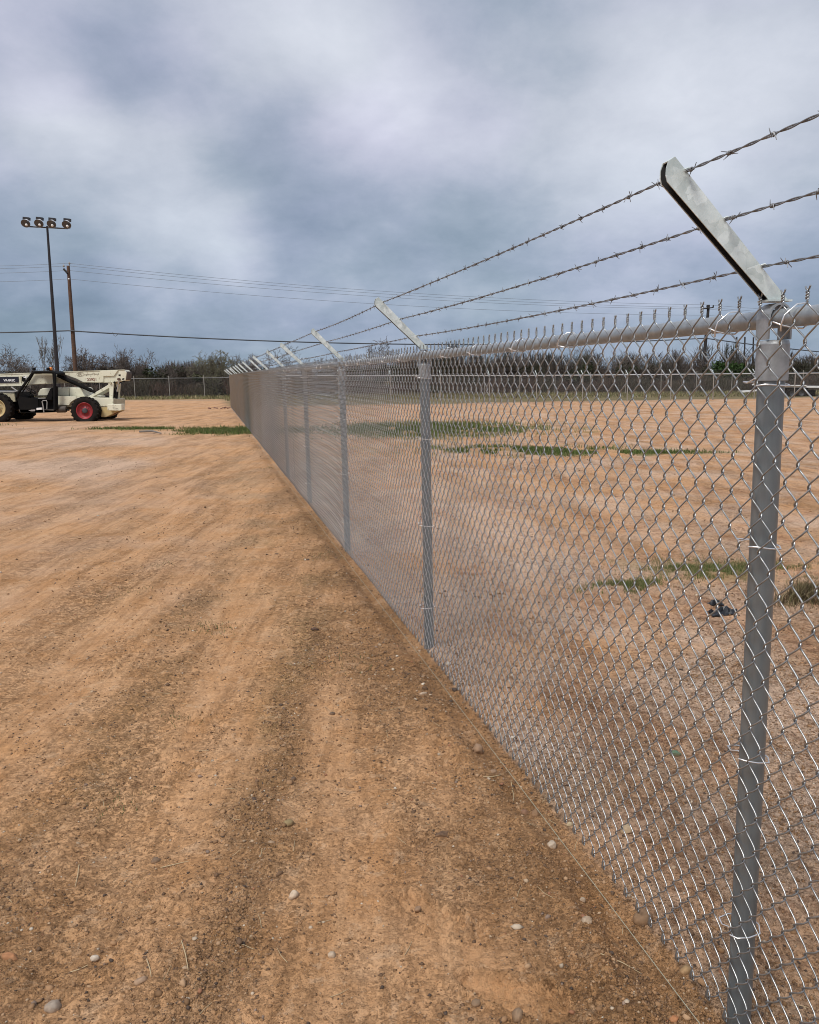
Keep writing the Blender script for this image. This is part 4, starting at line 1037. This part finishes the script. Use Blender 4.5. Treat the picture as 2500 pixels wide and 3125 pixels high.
def leaf_mass(n, xr, yr, h0, h1, seed, cols, sz=.10):
    r = np.random.default_rng(seed); nb = n // 140
    cx = r.uniform(*xr, nb); cy = r.uniform(*yr, nb); cz = r.uniform(h0, h1, nb); rad = r.uniform(.4, 1.0, nb); bi = r.integers(0, nb, n)
    q = r.normal(0, 1, (n, 3)); q /= np.linalg.norm(q, axis=1)[:, None]; q *= (rad[bi] * r.uniform(.4, 1, n))[:, None] * np.array([1, 1, .7])
    c0 = np.stack([cx[bi], cy[bi], cz[bi] + gz(cx[bi], 0)], -1) + q
    V = (c0[:, None, :] + r.normal(0, sz, (n, 3, 3))).reshape(-1, 3); Fc = np.arange(n * 3).reshape(-1, 3)
    return V, Fc, np.repeat(np.array(cols)[r.integers(0, len(cols), nb)][bi] * r.uniform(.6, 1.3, (n, 1)), 3, 0)
tag(vc_object('undergrowth', [twig_mass(44000, (-50, 58), (79, 92), htop, 301, BC, .040), twig_mass(26000, (-48, 55), (74.5, 78.5), lambda x: 1.7 + .5 * np.sin(x * .7) + 0 * x, 302, BR, .028, 1, .6),
     twig_mass(14000, (-50, 58), (95, 110), lambda x: htop(x) + .9, 304, BC, .06),
     leaf_mass(34000, (-48, 56), (77, 84), .2, 2.4, 303, [(.045, .055, .028), (.055, .052, .034), (.07, .058, .045)])], M['brush']), 'dense grey brown leafless thicket behind the boundary fence', 'brush', kind='stuff')
# one evergreen bush near the lattice towers
P3 = at(2263, 1112, 80)
tag(vc_object('evergreen_bush', [leaf_mass(7000, (P3[0] - 2.2, P3[0] + 2.0), (78.5, 80.5), .6, P3[2] - .1 - float(gz(P3[0], 0)), 310, [(.035, .065, .020), (.05, .075, .025)], .09)], M['brush']), 'rounded dark evergreen bush below the three thin masts', 'bush')

# ------------------------------------------------------------------ lamp pole and utility poles
def px_r(pxw, Y): return pxw / F * Y * .5
YL = 45.0
topL = at(144, 690, YL); gxy = at(176, 1160, YL); zg = float(gz(gxy[0], YL)); basex = at(176 + (1200 - 1160) * .066, 1200, YL)[0]
lamp = empty('lamp_post', (basex, YL, zg)); tag(lamp, 'tall black lighting pole with four floodlights standing behind the loader', 'lamp post')
def loc(P): return (P[0] - basex, P[1] - YL, P[2] - zg)
pt_ = loc(topL)
MB().tube([(0, 0, -.1), pt_], [.125, .055], 14).build('pole', M['lamp_black'], lamp)
a0 = loc(at(82, 691, YL)); a1 = loc(at(207, 697.5, YL))
MB().tube([a0, a1], .035, 8).build('crossbar', M['lamp_black'], lamp)
for px, py in ((78, 682), (118.5, 682), (157, 684), (203, 686)):
    c = np.array(loc(at(px, py, YL - .35)))
    ax = np.array([.08, -.76, -.64]); ax /= np.linalg.norm(ax); a_ = np.cross(ax, [0, 0, 1]); a_ /= np.linalg.norm(a_); b_ = np.cross(ax, a_)
    mb = MB(); prof = [(.06, -.34), (.10, -.28), (.16, -.16), (.225, -.03), (.235, 0)]
    n_ = 20; vs = [c + ax * al + rr * (math.cos(2 * math.pi * k / n_) * a_ + math.sin(2 * math.pi * k / n_) * b_) for rr, al in prof for k in range(n_)]
    mb.add(vs, [(i * n_ + k, i * n_ + (k + 1) % n_, (i + 1) * n_ + (k + 1) % n_, (i + 1) * n_ + k) for i in range(len(prof) - 1) for k in range(n_)], True)
    fl = mb.build('floodlight', M['lampshell'], lamp)
    lens = MB(); pr = [(.222, -.005), (.15, -.02), (.05, -.035)]
    vs = [c + ax * al + rr * (math.cos(2 * math.pi * k / n_) * a_ + math.sin(2 * math.pi * k / n_) * b_) for rr, al in pr for k in range(n_)]
    lens.add(vs, [(i * n_ + k, i * n_ + (k + 1) % n_, (i + 1) * n_ + (k + 1) % n_, (i + 1) * n_ + k) for i in range(2) for k in range(n_)] + [tuple(range(2 * n_, 3 * n_))], True)
    lens.build('lens', M['lens'], fl)
    MB().lathe([(.001, -.07), (.05, -.05), (.07, 0), (.05, .05), (.001, .07)], tuple(c + ax * .0 + np.array([.05, -.03, -.07])), 'z', 10, close=False).build('bulb_glint', M['bulb_glint'], fl)  # pale bulb, also a painted stand-in for the highlight in the bowl
    bt = c - ax * .30 + np.array([0, 0, .09]); MB().box(tuple(bt), (.17, .09, .07), Matrix.Rotation(.12, 3, 'Y')).build('ballast_box', M['lamp_black'], fl)
    MB().tube([tuple(c - ax * .12 + np.array([0, 0, -.10])), (c[0] + .03, pt_[1] , a0[2] + (a1[2] - a0[2]) * (c[0] - a0[0]) / (a1[0] - a0[0]))], .02, 6).build('bracket', M['lamp_black'], fl)
YU = 76.0
tp = at(208, 811, YU); bs = at(232, 1160, YU); bs = bs + (bs - tp) / (tp[2] - bs[2]) * (bs[2] - float(gz(bs[0], YU)))
up_ = empty('utility_pole', tuple(bs)); tag(up_, 'brown wooden utility pole right of the black lamp pole', 'utility pole')
lu = lambda P: tuple(np.array(P) - bs)
MB().tube([(0, 0, -.2), lu(tp)], [.22, .135], 12).build('pole', M['woodpole'], up_)
MB().tube([lu(at(211.5, 815, YU)), lu(at(212, 803, YU))], .035, 6).lathe([(.05, 0), (.10, .05), (.07, .12), (.04, .2)], lu(at(212, 806, YU)), 'z', 8).build('insulator', M['grey'], up_)
MB().tube([lu(at(206, 834, YU - .2)), lu(at(194, 820, YU - .2))], .09, 8).build('bracket', M['darkpole'], up_)
MB().lathe([(.05, 0), (.10, .05), (.07, .15), (.04, .22)], lu(at(194.5, 815, YU - .2)), 'z', 8).build('insulator', M['grey'], up_)
MB().lathe([(.05, -.05), (.09, 0), (.05, .05)], lu(at(210, 851, YU - .3)), 'z', 8).build('insulator', M['white'], up_)
YR = 90.0
tr_ = at(2163, 930, YR); br = at(2146, 1135, YR); br = br + (br - tr_) / (tr_[2] - br[2]) * (br[2] - float(gz(br[0], YR)))
ur = empty('utility_pole', tuple(br)); tag(ur, 'dark utility pole with short crossarm seen behind the near rail', 'utility pole')
lr = lambda P: tuple(np.array(P) - br)
MB().tube([(0, 0, -.2), lr(tr_)], [.21, .14], 10).build('pole', M['darkpole'], ur)
MB().tube([lr(at(2140, 943, YR - .2)), lr(at(2178, 938, YR - .2))], .07, 6).build('crossarm', M['darkpole'], ur)
for px in (2141, 2158, 2177): MB().lathe([(.05, 0), (.08, .1), (.05, .25)], lr(at(px, 938, YR - .2)), 'z', 8).build('insulator', M['darkpole'], ur)
for py in (1075, 1088): MB().tube([lr(at(2153, py, YR - .2)), lr(at(2161, py, YR - .2))], .05, 6).build('insulator', M['grey'], ur)
YH = 150.0
hf = []
for (x_, t_) in ((2249, 1028), (2274, 1028), (2300, 1029), (2236, 1090)):
    T_ = at(x_, t_, YH); B_ = at(x_ - 2.5, 1135, YH); zb = float(gz(B_[0], YH)); hf.append((T_, B_, zb))
tw = empty('transmission_mast', (hf[1][1][0], YH, hf[1][2])); tag(tw, 'three thin masts of a far transmission frame with cross bracing', 'mast')
o_ = np.array([hf[1][1][0], YH, hf[1][2]])
for T_, B_, zb in hf: MB().tube([(B_[0] - o_[0], 0, 0), tuple(T_ - o_)], .13, 6).build('mast', M['darkpole'], tw)
for (a, b) in (((2274, 1060), (2298, 1085)), ((2298, 1058), (2273, 1090)), ((2249, 1062), (2272, 1090))): MB().tube([tuple(at(*a, YH) - o_), tuple(at(*b, YH) - o_)], .05, 5).build('brace', M['darkpole'], tw)

# cables between the two poles and onwards
def cable(A, B, sag, r, mat, name, lab, grp, n=40, t0=0.0, t1=1.0):
    A = np.array(A); B = np.array(B); pts = []
    for t in np.linspace(t0, t1, n): q = A + (B - A) * t; q[2] -= sag * 4 * t * (1 - t); pts.append(tuple(q))
    return pts
def wire_obj(pts, r, mat, lab):
    o = MB().tube(pts, r, 4, caps=False).build('power_line', mat); tag(o, lab, 'power line', 'overhead lines'); return o
for (yl, yr, x0y, lab) in ((803, 930, 803, 'topmost thin overhead line crossing the sky'), (811, 938, 811, 'second thin overhead line from the top'), (825, 943, 825, 'third thin overhead line from the top'), (851, 962, 852, 'lowest of the four thin overhead lines')):
    A = at(209, yl, YU); B = at(2158, yr, YR); C0 = at(-500, x0y - 6, YU + 2); D = at(3300, yr + 40, YR + 8)
    p = cable(C0, A, .35, 0, 0, 0, 0, 0, 14)[:-1] + cable(A, B, .72, 0, 0, 0, 0, 0, 46) + cable(B, D, .5, 0, 0, 0, 0, 0, 14)[1:]
    wire_obj(p, .014, M['thincable'], lab)
A = at(208, 1009, YU - .3); B = at(2153, 1032, YR - .2)
wire_obj(cable(at(-500, 1000, YU + 2), A, .3, 0, 0, 0, 0, 0, 12)[:-1] + cable(A, B, .92, 0, 0, 0, 0, 0, 46) + cable(B, at(3000, 1100, YR + 6), .5, 0, 0, 0, 0, 0, 12)[1:], .055, M['cable'], 'thick dark cable hanging low across the view above the trees')
mb = MB().tube([tuple(at(a, b, YU + 1.6)) for a, b in ((344, 1014), (346, 1022), (352, 1026), (358, 1022), (361, 1016))], .025, 4)
o = mb.build('cable_loop', M['thincable']); tag(o, 'small spare loop hanging from the thick dark cable', 'cable')

# ------------------------------------------------------------------ telehandler
ZX, ZY = .28986, .28986
YN, YC, YF = 32.9, 34.1, 35.3
wx, wy, wz = at(890 * ZX, 1050 + 690 * ZY, YN); VG = float(gz(wx, YN)); ORG = np.array([wx, YC, VG])
tele = empty('telehandler', tuple(ORG)); tag(tele, 'cream telescopic handler with open black cab and flat red wheel parked on the lot', 'telehandler')
def vp(px, py, Y=YN):
    P = at(px * ZX, 1050 + py * ZY, Y); return (P[0] - ORG[0], P[2] - ORG[2])
def vpr(pts, Ya, Yb, Yref=None):
    return MB().prism([vp(a, b, Ya if Yref is None else Yref) for a, b in pts], Ya - YC, Yb - YC)
def vtube(pts, Y, r, n=8):
    out = []
    for q in pts:
        yy = q[2] if len(q) > 2 else Y; a = vp(q[0], q[1], yy); out.append((a[0], yy - YC, a[1]))
    return MB().tube(out, r, n)
# wheels
def wheel(cx, cz, y, side, rimmat, R, flat, wd=.34):
    tz = cz - ORG[2]; yc = y - YC; s_ = -side
    e = bpy.data.objects.new('wheel', None); link(e, tele); e.location = (cx, yc, tz)
    half = wd / 2; rr = .60 * R
    prof = [(rr, -half * .82), (rr * 1.08, -half * .98), (R * .80, -half * 1.08), (R * .93, -half * 1.02), (R * .985, -half * .85), (R, -half * .4), (R, half * .4), (R * .985, half * .85), (R * .93, half * 1.02), (R * .80, half * 1.08), (rr * 1.08, half * .98), (rr, half * .82)]
    MB().lathe(prof, (0, 0, 0), 'y', 40, True, flat_z=-(tz) + .0 if flat else -tz - .02, close=False).build('tyre', M['rubber'], e)
    lug = MB()
    for k in range(22):
        a = 2 * math.pi * k / 22
        for sd_, ph in ((-1, 0), (1, .5)):
            aa = a + ph * 2 * math.pi / 22; c = (math.cos(aa) * R * .985, sd_ * half * .5, math.sin(aa) * R * .985)
            if c[2] < -tz + .05: continue
            lug.box(c, (.022, half * .52, .032), Matrix.Rotation(-aa, 3, 'Y') @ Matrix.Rotation(sd_ * .45, 3, 'X'))
    lug.build('tread', M['rubber'], e)
    f = s_ * half
    rp = [(rr, -half * .75 * 1), (rr * 1.02, 0), (rr, half * .75)]
    MB().lathe([(rr * 1.01, f * .80), (rr * 1.02, f * .92), (rr * .95, f * .93), (rr * .90, f * .60), (rr * .74, f * .35), (rr * .40, f * .40), (rr * .38, f * .55), (.001, f * .56)], (0, 0, 0), 'y', 32, True, close=False).build('rim', rimmat, e)
    MB().lathe([(rr * .34, f * .54), (rr * .33, f * .85), (rr * .24, f * .92), (.001, f * .93)], (0, 0, 0), 'y', 20, True, close=False).build('hub', M['hub'], e)
    nuts = MB()
    for k in range(10):
        a = 2 * math.pi * k / 10; nuts.lathe([(.014, f * .33), (.014, f * .50), (.001, f * .50)], (math.cos(a) * rr * .52, 0, math.sin(a) * rr * .52), 'y', 6, False, close=False)
    nuts.build('wheel_nuts', M['hub'], e)
    return e
RW = .545
for (px, py, y, sd_, mt, fl, Rr) in ((888, 703, YN + .17, 1, 'red', True, RW), (888 , 703, YF - .17, -1, 'red', True, RW), (-42, 668, YN + .17, 1, 'yellow', False, .60), (-42, 668, YF - .17, -1, 'yellow', False, .60)):
    x_, z_ = vp(px, py, YN); cz = (z_ if fl else .595) + ORG[2]
    wheel(x_, cz, y, sd_, M[mt], Rr, fl)
# chassis
vpr([(590, 545), (900, 556), (1190, 576), (1192, 660), (1060, 655), (1035, 610), (980, 572), (890, 560), (800, 575), (745, 610), (725, 645), (590, 636)], YN + .38, YN + .46).build('side_panel', M['cream'], tele, .008)
vpr([(590, 549), (900, 560), (1190, 580), (1192, 664), (590, 664)], YN + .50, YF - .5, YN + .46).build('chassis', M['olive'], tele, .01)
vpr([(-260, 560), (210, 585), (1060, 640), (1060, 700), (700, 690), (-260, 690)], YN + .75, YF - .75, YN + .6).build('undercarriage', M['darkgrey'], tele)
MB().tube([(vp(888, 700)[0], YN + .3 - YC, vp(888, 700)[1]), (vp(888, 700)[0], YF - .3 - YC, vp(888, 700)[1])], .13, 10).build('rear_axle', M['darkgrey'], tele)
MB().tube([(vp(-42, 668)[0], YN + .3 - YC, .59), (vp(-42, 668)[0], YF - .3 - YC, .59)], .13, 10).build('front_axle', M['darkgrey'], tele)
vpr([(400, 515), (420, 478), (445, 465), (590, 456), (725, 455), (724, 549), (590, 540), (400, 545)], YC - .30, YF - .2).build('engine_hood', M['cream'], tele, .03)
vpr([(728, 456), (825, 458), (848, 466), (896, 558), (730, 550)], YC - .30, YF - .2).build('engine_hood', M['cream'], tele, .03)
vpr([(1056, 658), (1186, 664), (1262, 702), (1130, 764), (1110, 770), (1062, 768), (1070, 700)], YN + .40, YN + 1.05).build('counterweight', M['yellow'], tele, .02)
bx = vpr([(1130, 634), (1278, 632), (1281, 694), (1262, 702), (1130, 698)], YN + .02, YN + .42).build('outrigger_box', M['cream'], tele, .012)
for (a, b) in ((1200, 671), (1231, 685)):
    q = vp(a, b, YN); MB().lathe([(.042, -.004), (.042, .01), (.001, .011)], (q[0], YN + .012 - YC, q[1]), 'y', 16, close=False).build('hole_rim', M['black'], bx)
vpr([(1190, 736), (1256, 702), (1266, 704), (1196, 742)], YN + .44, YN + .5).build('tail_edge', M['numred'], tele)
# fender and front
vpr([(-260, 512), (0, 512), (60, 520), (150, 522), (162, 606), (112, 608), (95, 575), (60, 540), (20, 520), (-40, 508), (-110, 540), (-160, 600), (-260, 600)], YN + .30, YN + .40).build('front_fender', M['olive'], tele, .01)
vpr([(-260, 495), (150, 500), (150, 508), (-260, 506)], YN + .32, YF - .3).build('front_deck', M['grey'], tele)
vpr([(-260, 520), (160, 530), (215, 690), (-100, 690)], YN + .6, YF - .6).build('front_frame', M['black'], tele)
# boom: outer box, raised rib, inner sections
YB0, YB1 = YC - .10, YC + .48
boom = vpr([(-420, 338), (590, 298), (1310, 272), (1334, 300), (1322, 386), (1130, 408), (880, 404), (590, 414), (-420, 460)], YB0, YB1).build('boom', M['cream'], tele, .02)
vpr([(1052, 284), (1244, 276), (1192, 338), (1090, 340), (1090, 398), (1066, 400)], YB0 - .035, YB0 - .004).build('boom_plate', M['cream'], boom, .006)
vpr([(1050, 282), (1240, 275), (1200, 334), (1085, 336)], YB0 - .05, YB0 - .036).build('boom_plate', M['cream'], boom, .004)
vpr([(-420, 328), (590, 292), (1310, 268), (1310, 272), (590, 298), (-420, 338)], YB0 - .02, YB0 + .1).build('boom_lip', M['cream'], boom)
vpr([(590, 358), (870, 402), (870, 408), (590, 414)], YB0 - .012, YB0 - .002).build('boom_rib', M['olive'], boom)
vpr([(-60, 346), (192, 343), (196, 404), (-60, 413)], YB0 - .035, YB0 - .004).build('model_panel', M['navy'], boom, .004)
vpr([(-420, 440), (300, 430), (300, 438), (-420, 452)], YB0 - .03, YB0 - .004).build('boom_lip', M['cream'], boom)
vpr([(213, 338), (228, 338), (226, 405), (216, 405)], YB0 - .03, YB0 - .002).build('boom_rib', M['olive'], boom)
vpr([(226, 345), (262, 336), (270, 392), (240, 396), (224, 372)], YB0 - .018, YB0 - .002).build('boom_slot', M['black'], boom)
vpr([(238, 345), (280, 338), (278, 362), (250, 352)], YB0 - .04, YB0 - .02).build('decal', M['white'], boom)
vpr([(1248, 319), (1270, 319), (1270, 334), (1248, 334)], YB0 - .008, YB0 + .002).build('boom_slot', M['black'], boom)
vpr([(1284, 368), (1292, 360), (1310, 358), (1306, 372), (1288, 376)], YB0 - .008, YB0 + .002).build('boom_slot', M['black'], boom)
vpr([(1308, 284), (1342, 290), (1346, 318), (1338, 372), (1320, 386), (1312, 340)], YB0 + .03, YB1 - .03).build('boom_end', M['darkgrey'], boom, .02)
vpr([(-620, 352), (-420, 345), (-420, 450), (-620, 458)], YB0 + .05, YB1 - .05).build('inner_boom', M['cream'], boom, .01)
vpr([(-760, 352), (-620, 358), (-620, 452), (-700, 560), (-760, 600)], YB0 + .1, YB1 - .1).build('boom_head', M['cream'], boom, .01)
car = vpr([(-800, 470), (-760, 470), (-760, 800), (-800, 800)], YN + .5, YF - .5).build('fork_carriage', M['black'], tele)
for yf in (YC - .45, YC + .35): vpr([(-1080, 790), (-800, 780), (-800, 805), (-1080, 800)], yf, yf + .12).build('fork', M['black'], car)
# lettering
def lettering(txt, px, py, hpx, Y, mat, parent, name='lettering', wide=1.0, bold=0.0, tilt=0.0, sizefac=1.0):
    cu = bpy.data.curves.new(name, 'FONT'); cu.body = txt; cu.extrude = .002; cu.offset = bold; cu.size = 1.0; cu.resolution_u = 3
    t = bpy.data.objects.new('tmp', cu); me = bpy.data.meshes.new_from_object(t); bpy.data.objects.remove(t)
    vs = np.array([v.co[:] for v in me.vertices]); x0, x1, y0, y1 = vs[:, 0].min(), vs[:, 0].max(), vs[:, 1].min(), vs[:, 1].max()
    P0 = vp(px[0], py, Y); P1 = vp(px[1], py + tilt, Y); W = P1[0] - P0[0]; H = hpx * .00377
    sx = W / (x1 - x0); sz = H / (y1 - y0); sl_ = (P1[1] - P0[1]) / W
    for v in me.vertices:
        c = v.co; X = (c[0] - x0) * sx; v.co = (P0[0] + X, Y - YC - c[2], P0[1] + (c[1] - y0) * sz + X * sl_)
    me.materials.append(mat); o = link(bpy.data.objects.new(name, me), parent); return o
lettering('VR-843C', (38, 160), 394, 27, YB0 - .040, M['white'], boom, bold=.02)
lettering('23921', (918, 1014), 388, 29, YB0 - .006, M['numred'], boom, bold=.01, tilt=-3)
lettering('Ingersoll Rand', (888, 1040), 334, 22, YB0 - .006, M['logo'], boom, tilt=-8)
lettering('IR', (824, 866), 334, 32, YB0 - .006, M['logo'], boom, bold=.02, tilt=-1)
lo = MB()
for k in range(28):
    a0_, a1_ = 2 * math.pi * k / 28, 2 * math.pi * (k + 1) / 28
    if k in (0, 14): continue
    q = []
    for a, rr in ((a0_, 1), (a1_, 1), (a1_, .90), (a0_, .90)): z_ = vp(844 + 39 * math.cos(a) * rr, 319 + 22 * math.sin(a) * (rr if rr == 1 else .84), YB0 - .006); q.append((z_[0], YB0 - .006 - YC, z_[1]))
    lo.add(q, [(0, 1, 2, 3)])
o = lo.build('logo', M['logo'], boom); q_ = o.modifiers.new('s', 'SOLIDIFY'); q_.thickness = .002
# rear tower, lift cylinder, tilt ram, hoses
tw_ = vpr([(912, 562), (960, 566), (1150, 460), (1152, 576), (1186, 577), (1196, 420), (1180, 396), (1158, 394), (1142, 412), (1140, 428)], YB0 - .18, YB0 - .10).build('boom_tower', M['cream'], tele, .01)
vpr([(912, 562), (960, 566), (1150, 460), (1152, 576), (1186, 577), (1196, 420), (1180, 396), (1158, 394), (1142, 412), (1140, 428)], YB1 + .10, YB1 + .18, YB0 - .1).build('boom_tower', M['cream'], tele, .01)
q = vp(1166, 408, YB0 - .18); MB().tube([(q[0], YB0 - .24 - YC, q[1]), (q[0], YB1 + .24 - YC, q[1])], .05, 12).build('pivot_pin', M['olive'], tele)
vtube([(655, 352), (960, 488)], YB0 - .16, .078, 16).build('lift_cylinder', M['black'], tele)
vtube([(960, 488), (1000, 506)], YB0 - .16, .06, 12).build('cylinder_eye', M['black'], tele)
vtube([(612, 334), (655, 352)], YB0 - .16, .062, 14).build('cylinder_eye', M['black'], tele)
vpr([(596, 312), (640, 306), (800, 362), (880, 404), (640, 350), (600, 345)], YB0 - .08, YB0 - .03).build('boom_bracket', M['darkgrey'], tele)
vtube([(1252, 370), (1232, 505)], YB0 - .10, .022, 10).build('ram_rod', M['silver'], tele)
vtube([(1234, 500), (1218, 632)], YB0 - .10, .050, 12).build('ram_barrel', M['black'], tele)
q = vp(1250, 370, YB0 - .1); MB().tube([(q[0], YB0 - .15 - YC, q[1]), (q[0], YB0 + .1 - YC, q[1])], .05, 10).build('ram_pin', M['woodpole'], tele)
for k_, pts in enumerate((((1208, 392), (1202, 470), (1212, 560), (1205, 630)), ((1320, 388), (1262, 404), (1228, 455), (1212, 540), (1214, 630)), ((1222, 392), (1216, 450), (1196, 520), (1200, 600)), ((1300, 390), (1250, 412), (1222, 480), (1200, 570), (1196, 640)))):
    vtube(pts, YB0 - .02 + .06 * k_, .017, 6).build('hydraulic_hose', M['black'], tele)
vpr([(1000, 560), (1010, 540), (1040, 545), (1050, 567)], YB0 - .1, YB1).build('tower_foot', M['cream'], tele)
# exhaust / tank under the cab rear
q0 = vp(585, 688, YN + .22); q1 = vp(692, 690, YN + .22)
MB().lathe([(.10, 0), (.135, .03), (.135, q1[0] - q0[0] - .05), (.11, q1[0] - q0[0])], (q0[0], YN + .30 - YC, q0[1]), 'x', 20).build('tank', M['darkgrey'], tele)
vtube([(690, 690), (730, 694)], YN + .3, .035, 8).build('pipe', M['black'], tele)
# cab
YA, YD = YN + .08, YN + .98
cab = bpy.data.objects.new('cab', None); link(cab, tele)
loop = [(178, 560), (188, 520), (345, 304), (372, 294), (545, 294), (572, 302), (580, 330), (578, 500), (578, 690)]
for yy in (YA, YD):
    vtube(loop, yy, .052, 10).build('roll_bar', M['black'], cab)
vtube([(232, 512), (262, 470), (352, 318)], YA + .03, .022, 8).build('windscreen_post', M['black'], cab)
vtube([(255, 440), (300, 375)], YA + .01, .016, 6).build('grab_rail', M['grey'], cab)
vpr([(335, 284), (560, 284), (586, 302), (590, 320), (560, 312), (350, 308), (325, 312)], YA, YD).build('cab_roof', M['black'], cab, .01)
vpr([(560, 440), (606, 446), (604, 690), (560, 700)], YA + .01, YA + .10).build('rear_pillar', M['black'], cab, .01)
vpr([(548, 300), (584, 306), (592, 540), (570, 540)], YA + .012, YA + .06).build('rear_pillar', M['black'], cab, .01)
vpr([(172, 540), (240, 560), (400, 575), (400, 690), (560, 700), (590, 690), (585, 716), (420, 724), (215, 722), (196, 640)], YA, YA + .06).build('cab_tub', M['black'], cab)
vpr([(172, 530), (235, 515), (300, 560), (400, 572), (560, 560), (590, 700), (215, 716), (196, 640)], YA + .42, YD).build('cab_tub', M['black'], cab)
vpr([(196, 690), (590, 690), (588, 716), (212, 720)], YA, YD).build('cab_floor', M['darkgrey'], cab)
vpr([(172, 540), (190, 505), (240, 500), (300, 545), (300, 640), (196, 640)], YA + .25, YD - .1).build('dashboard', M['black'], cab, .02)
vpr([(395, 572), (480, 562), (545, 560), (548, 590), (398, 592)], YA + .2, YA + .7).build('seat', M['black'], cab, .02)
vpr([(480, 566), (528, 470), (546, 458), (552, 560)], YA + .2, YA + .7).build('backrest', M['black'], cab, .02)
vpr([(400, 566), (480, 564), (480, 572), (400, 576)], YA + .18, YA + .24).build('armrest', M['grey'], cab)
st = MB(); c = vp(330, 490, YA + .45); n_ = 20; pts = []
for k in range(n_ + 1):
    a = 2 * math.pi * k / n_; pts.append((c[0] + math.cos(a) * .17, YA + .45 - YC + math.sin(a) * .19, c[1] - math.cos(a) * .12))
st.tube(pts, .014, 6).tube([(c[0], YA + .45 - YC, c[1]), (c[0] - .12, YA + .45 - YC, c[1] - .22)], .022, 6).tube([pts[0], pts[10]], .011, 5).build('steering_wheel', M['black'], cab)
vpr([(285, 450), (325, 470), (330, 500), (290, 505), (260, 480)], YA + .6, YA + .64).build('bonnet_screen', M['darkgrey'], cab)
vtube([(440, 612), (452, 596), (490, 594), (496, 610), (494, 682)], YN + .04, .018, 6).build('step_rail', M['grey'], cab)
vtube([(446, 612), (456, 660), (462, 718)], YN + .03, .024, 6).build('step_rail', M['grey'], cab)
vpr([(384, 672), (438, 668), (440, 690), (384, 694)], YA - .01, YA + .2).build('paper', M['white'], cab)
vpr([(300, 700), (330, 690), (372, 688), (368, 706), (330, 708)], YA - .008, YA + .12).build('pedal_plate', M['silver'], cab)
vtube([(236, 632), (300, 694), (340, 700)], YA + .02, .018, 6).build('cable', M['grey'], cab)
vtube([(120, 452), (185, 498)], YN + .15, .028, 8).build('mirror_arm', M['grey'], cab)
for px in (347, 497):
    m_ = vpr([(px - 10, 250), (px + 11, 248), (px + 12, 276), (px - 8, 276)], YA + .10, YA + .26).build('work_light', M['black'], cab, .01)
    vtube([(px + 2, 276), (px + 3, 290)], YA + .18, .012, 6).build('stalk', M['black'], m_)
q = vp(537, 280, YA + .35); bc = MB().lathe([(.055, 0), (.060, .02), (.058, .10), (.050, .125), (.001, .13)], (q[0], YA + .35 - YC, q[1] + .012), 'z', 16, close=False).build('beacon', M['amber'], cab)
MB().lathe([(.065, -.04), (.06, .0)], (q[0], YA + .35 - YC, q[1] + .014), 'z', 16).build('beacon_base', M['black'], bc)

# ------------------------------------------------------------------ trailer behind the back fence
YT = 59.5
def tpx(a, b, Y=YT): return at(1950 + a * .31884, 1000 + b * .31884, Y)
T0 = tpx(1465, 655); zt = float(gz(T0[0], YT)) - .16; trl = empty('flatbed_trailer', (T0[0], YT, zt)); tag(trl, 'flatbed trailer with white deck edge and black wheels beyond the back fence', 'trailer')
o3 = np.array([T0[0], YT, zt])
def tpr(pts, y0, y1): 
    P_ = [tpx(a, b, YT + y0) - o3 for a, b in pts]; return MB().prism([(p[0], p[2]) for p in P_], y0, y1)
tpr([(1385, 556), (1900, 560), (1900, 576), (1385, 572)], 0, 2.2).build('deck', M['white'], trl)
tpr([(1380, 574), (1620, 576), (1620, 640), (1380, 640)], .4, 1.9).build('chassis', M['black'], trl)
tpr([(1390, 562), (1410, 548), (1600, 548), (1620, 562), (1610, 566), (1590, 556), (1420, 556), (1400, 568)], -.25, .02).build('mudguard', M['white'], trl)
tpr([(960, 606), (1140, 594), (1385, 568), (1385, 580), (1140, 606), (1000, 620)], .8, 1.2).build('tongue', M['white'], trl)
tpr([(1085, 545), (1160, 508), (1160, 516), (1092, 552)], .9, 1.0).build('jack_arm', M['white'], trl)
for px in (1462, 1552):
    c = tpx(px, 612) - o3; rr = .40
    e = bpy.data.objects.new('wheel', None); link(e, trl); e.location = (c[0], 0, rr)
    MB().lathe([(.20, -.12), (.36, -.13), (rr, -.09), (rr, .09), (.36, .13), (.20, .12)], (0, 0, 0), 'y', 28, close=False).build('tyre', M['rubber'], e)
    MB().lathe([(.21, -.10), (.19, -.05), (.001, -.05)], (0, 0, 0), 'y', 20, close=False).build('rim', M['hub'], e)
for px in (1700, 1880):
    c = tpx(px, 600) - o3; MB().box((c[0], 1.1, .3), (.05, .9, .3)).build('leg', M['black'], trl)
# white signs / scrap wired to the back fence and lying by the verge
x_, y_ = ground_at(560 * 1.0, 1337); a, b = ground_at(426, 1322), ground_at(492, 1326)
o = MB().tube([(a[0], a[1], gz(*a) + .05), ((a[0] + b[0]) / 2, (a[1] + b[1]) / 2 + .2, gz(*a) + .07), (b[0], b[1], gz(*b) + .04)], [.03, .035, .02], 8).build('fallen_branch', M['palebark']); tag(o, 'pale dead branch lying on the green grass strip', 'branch')
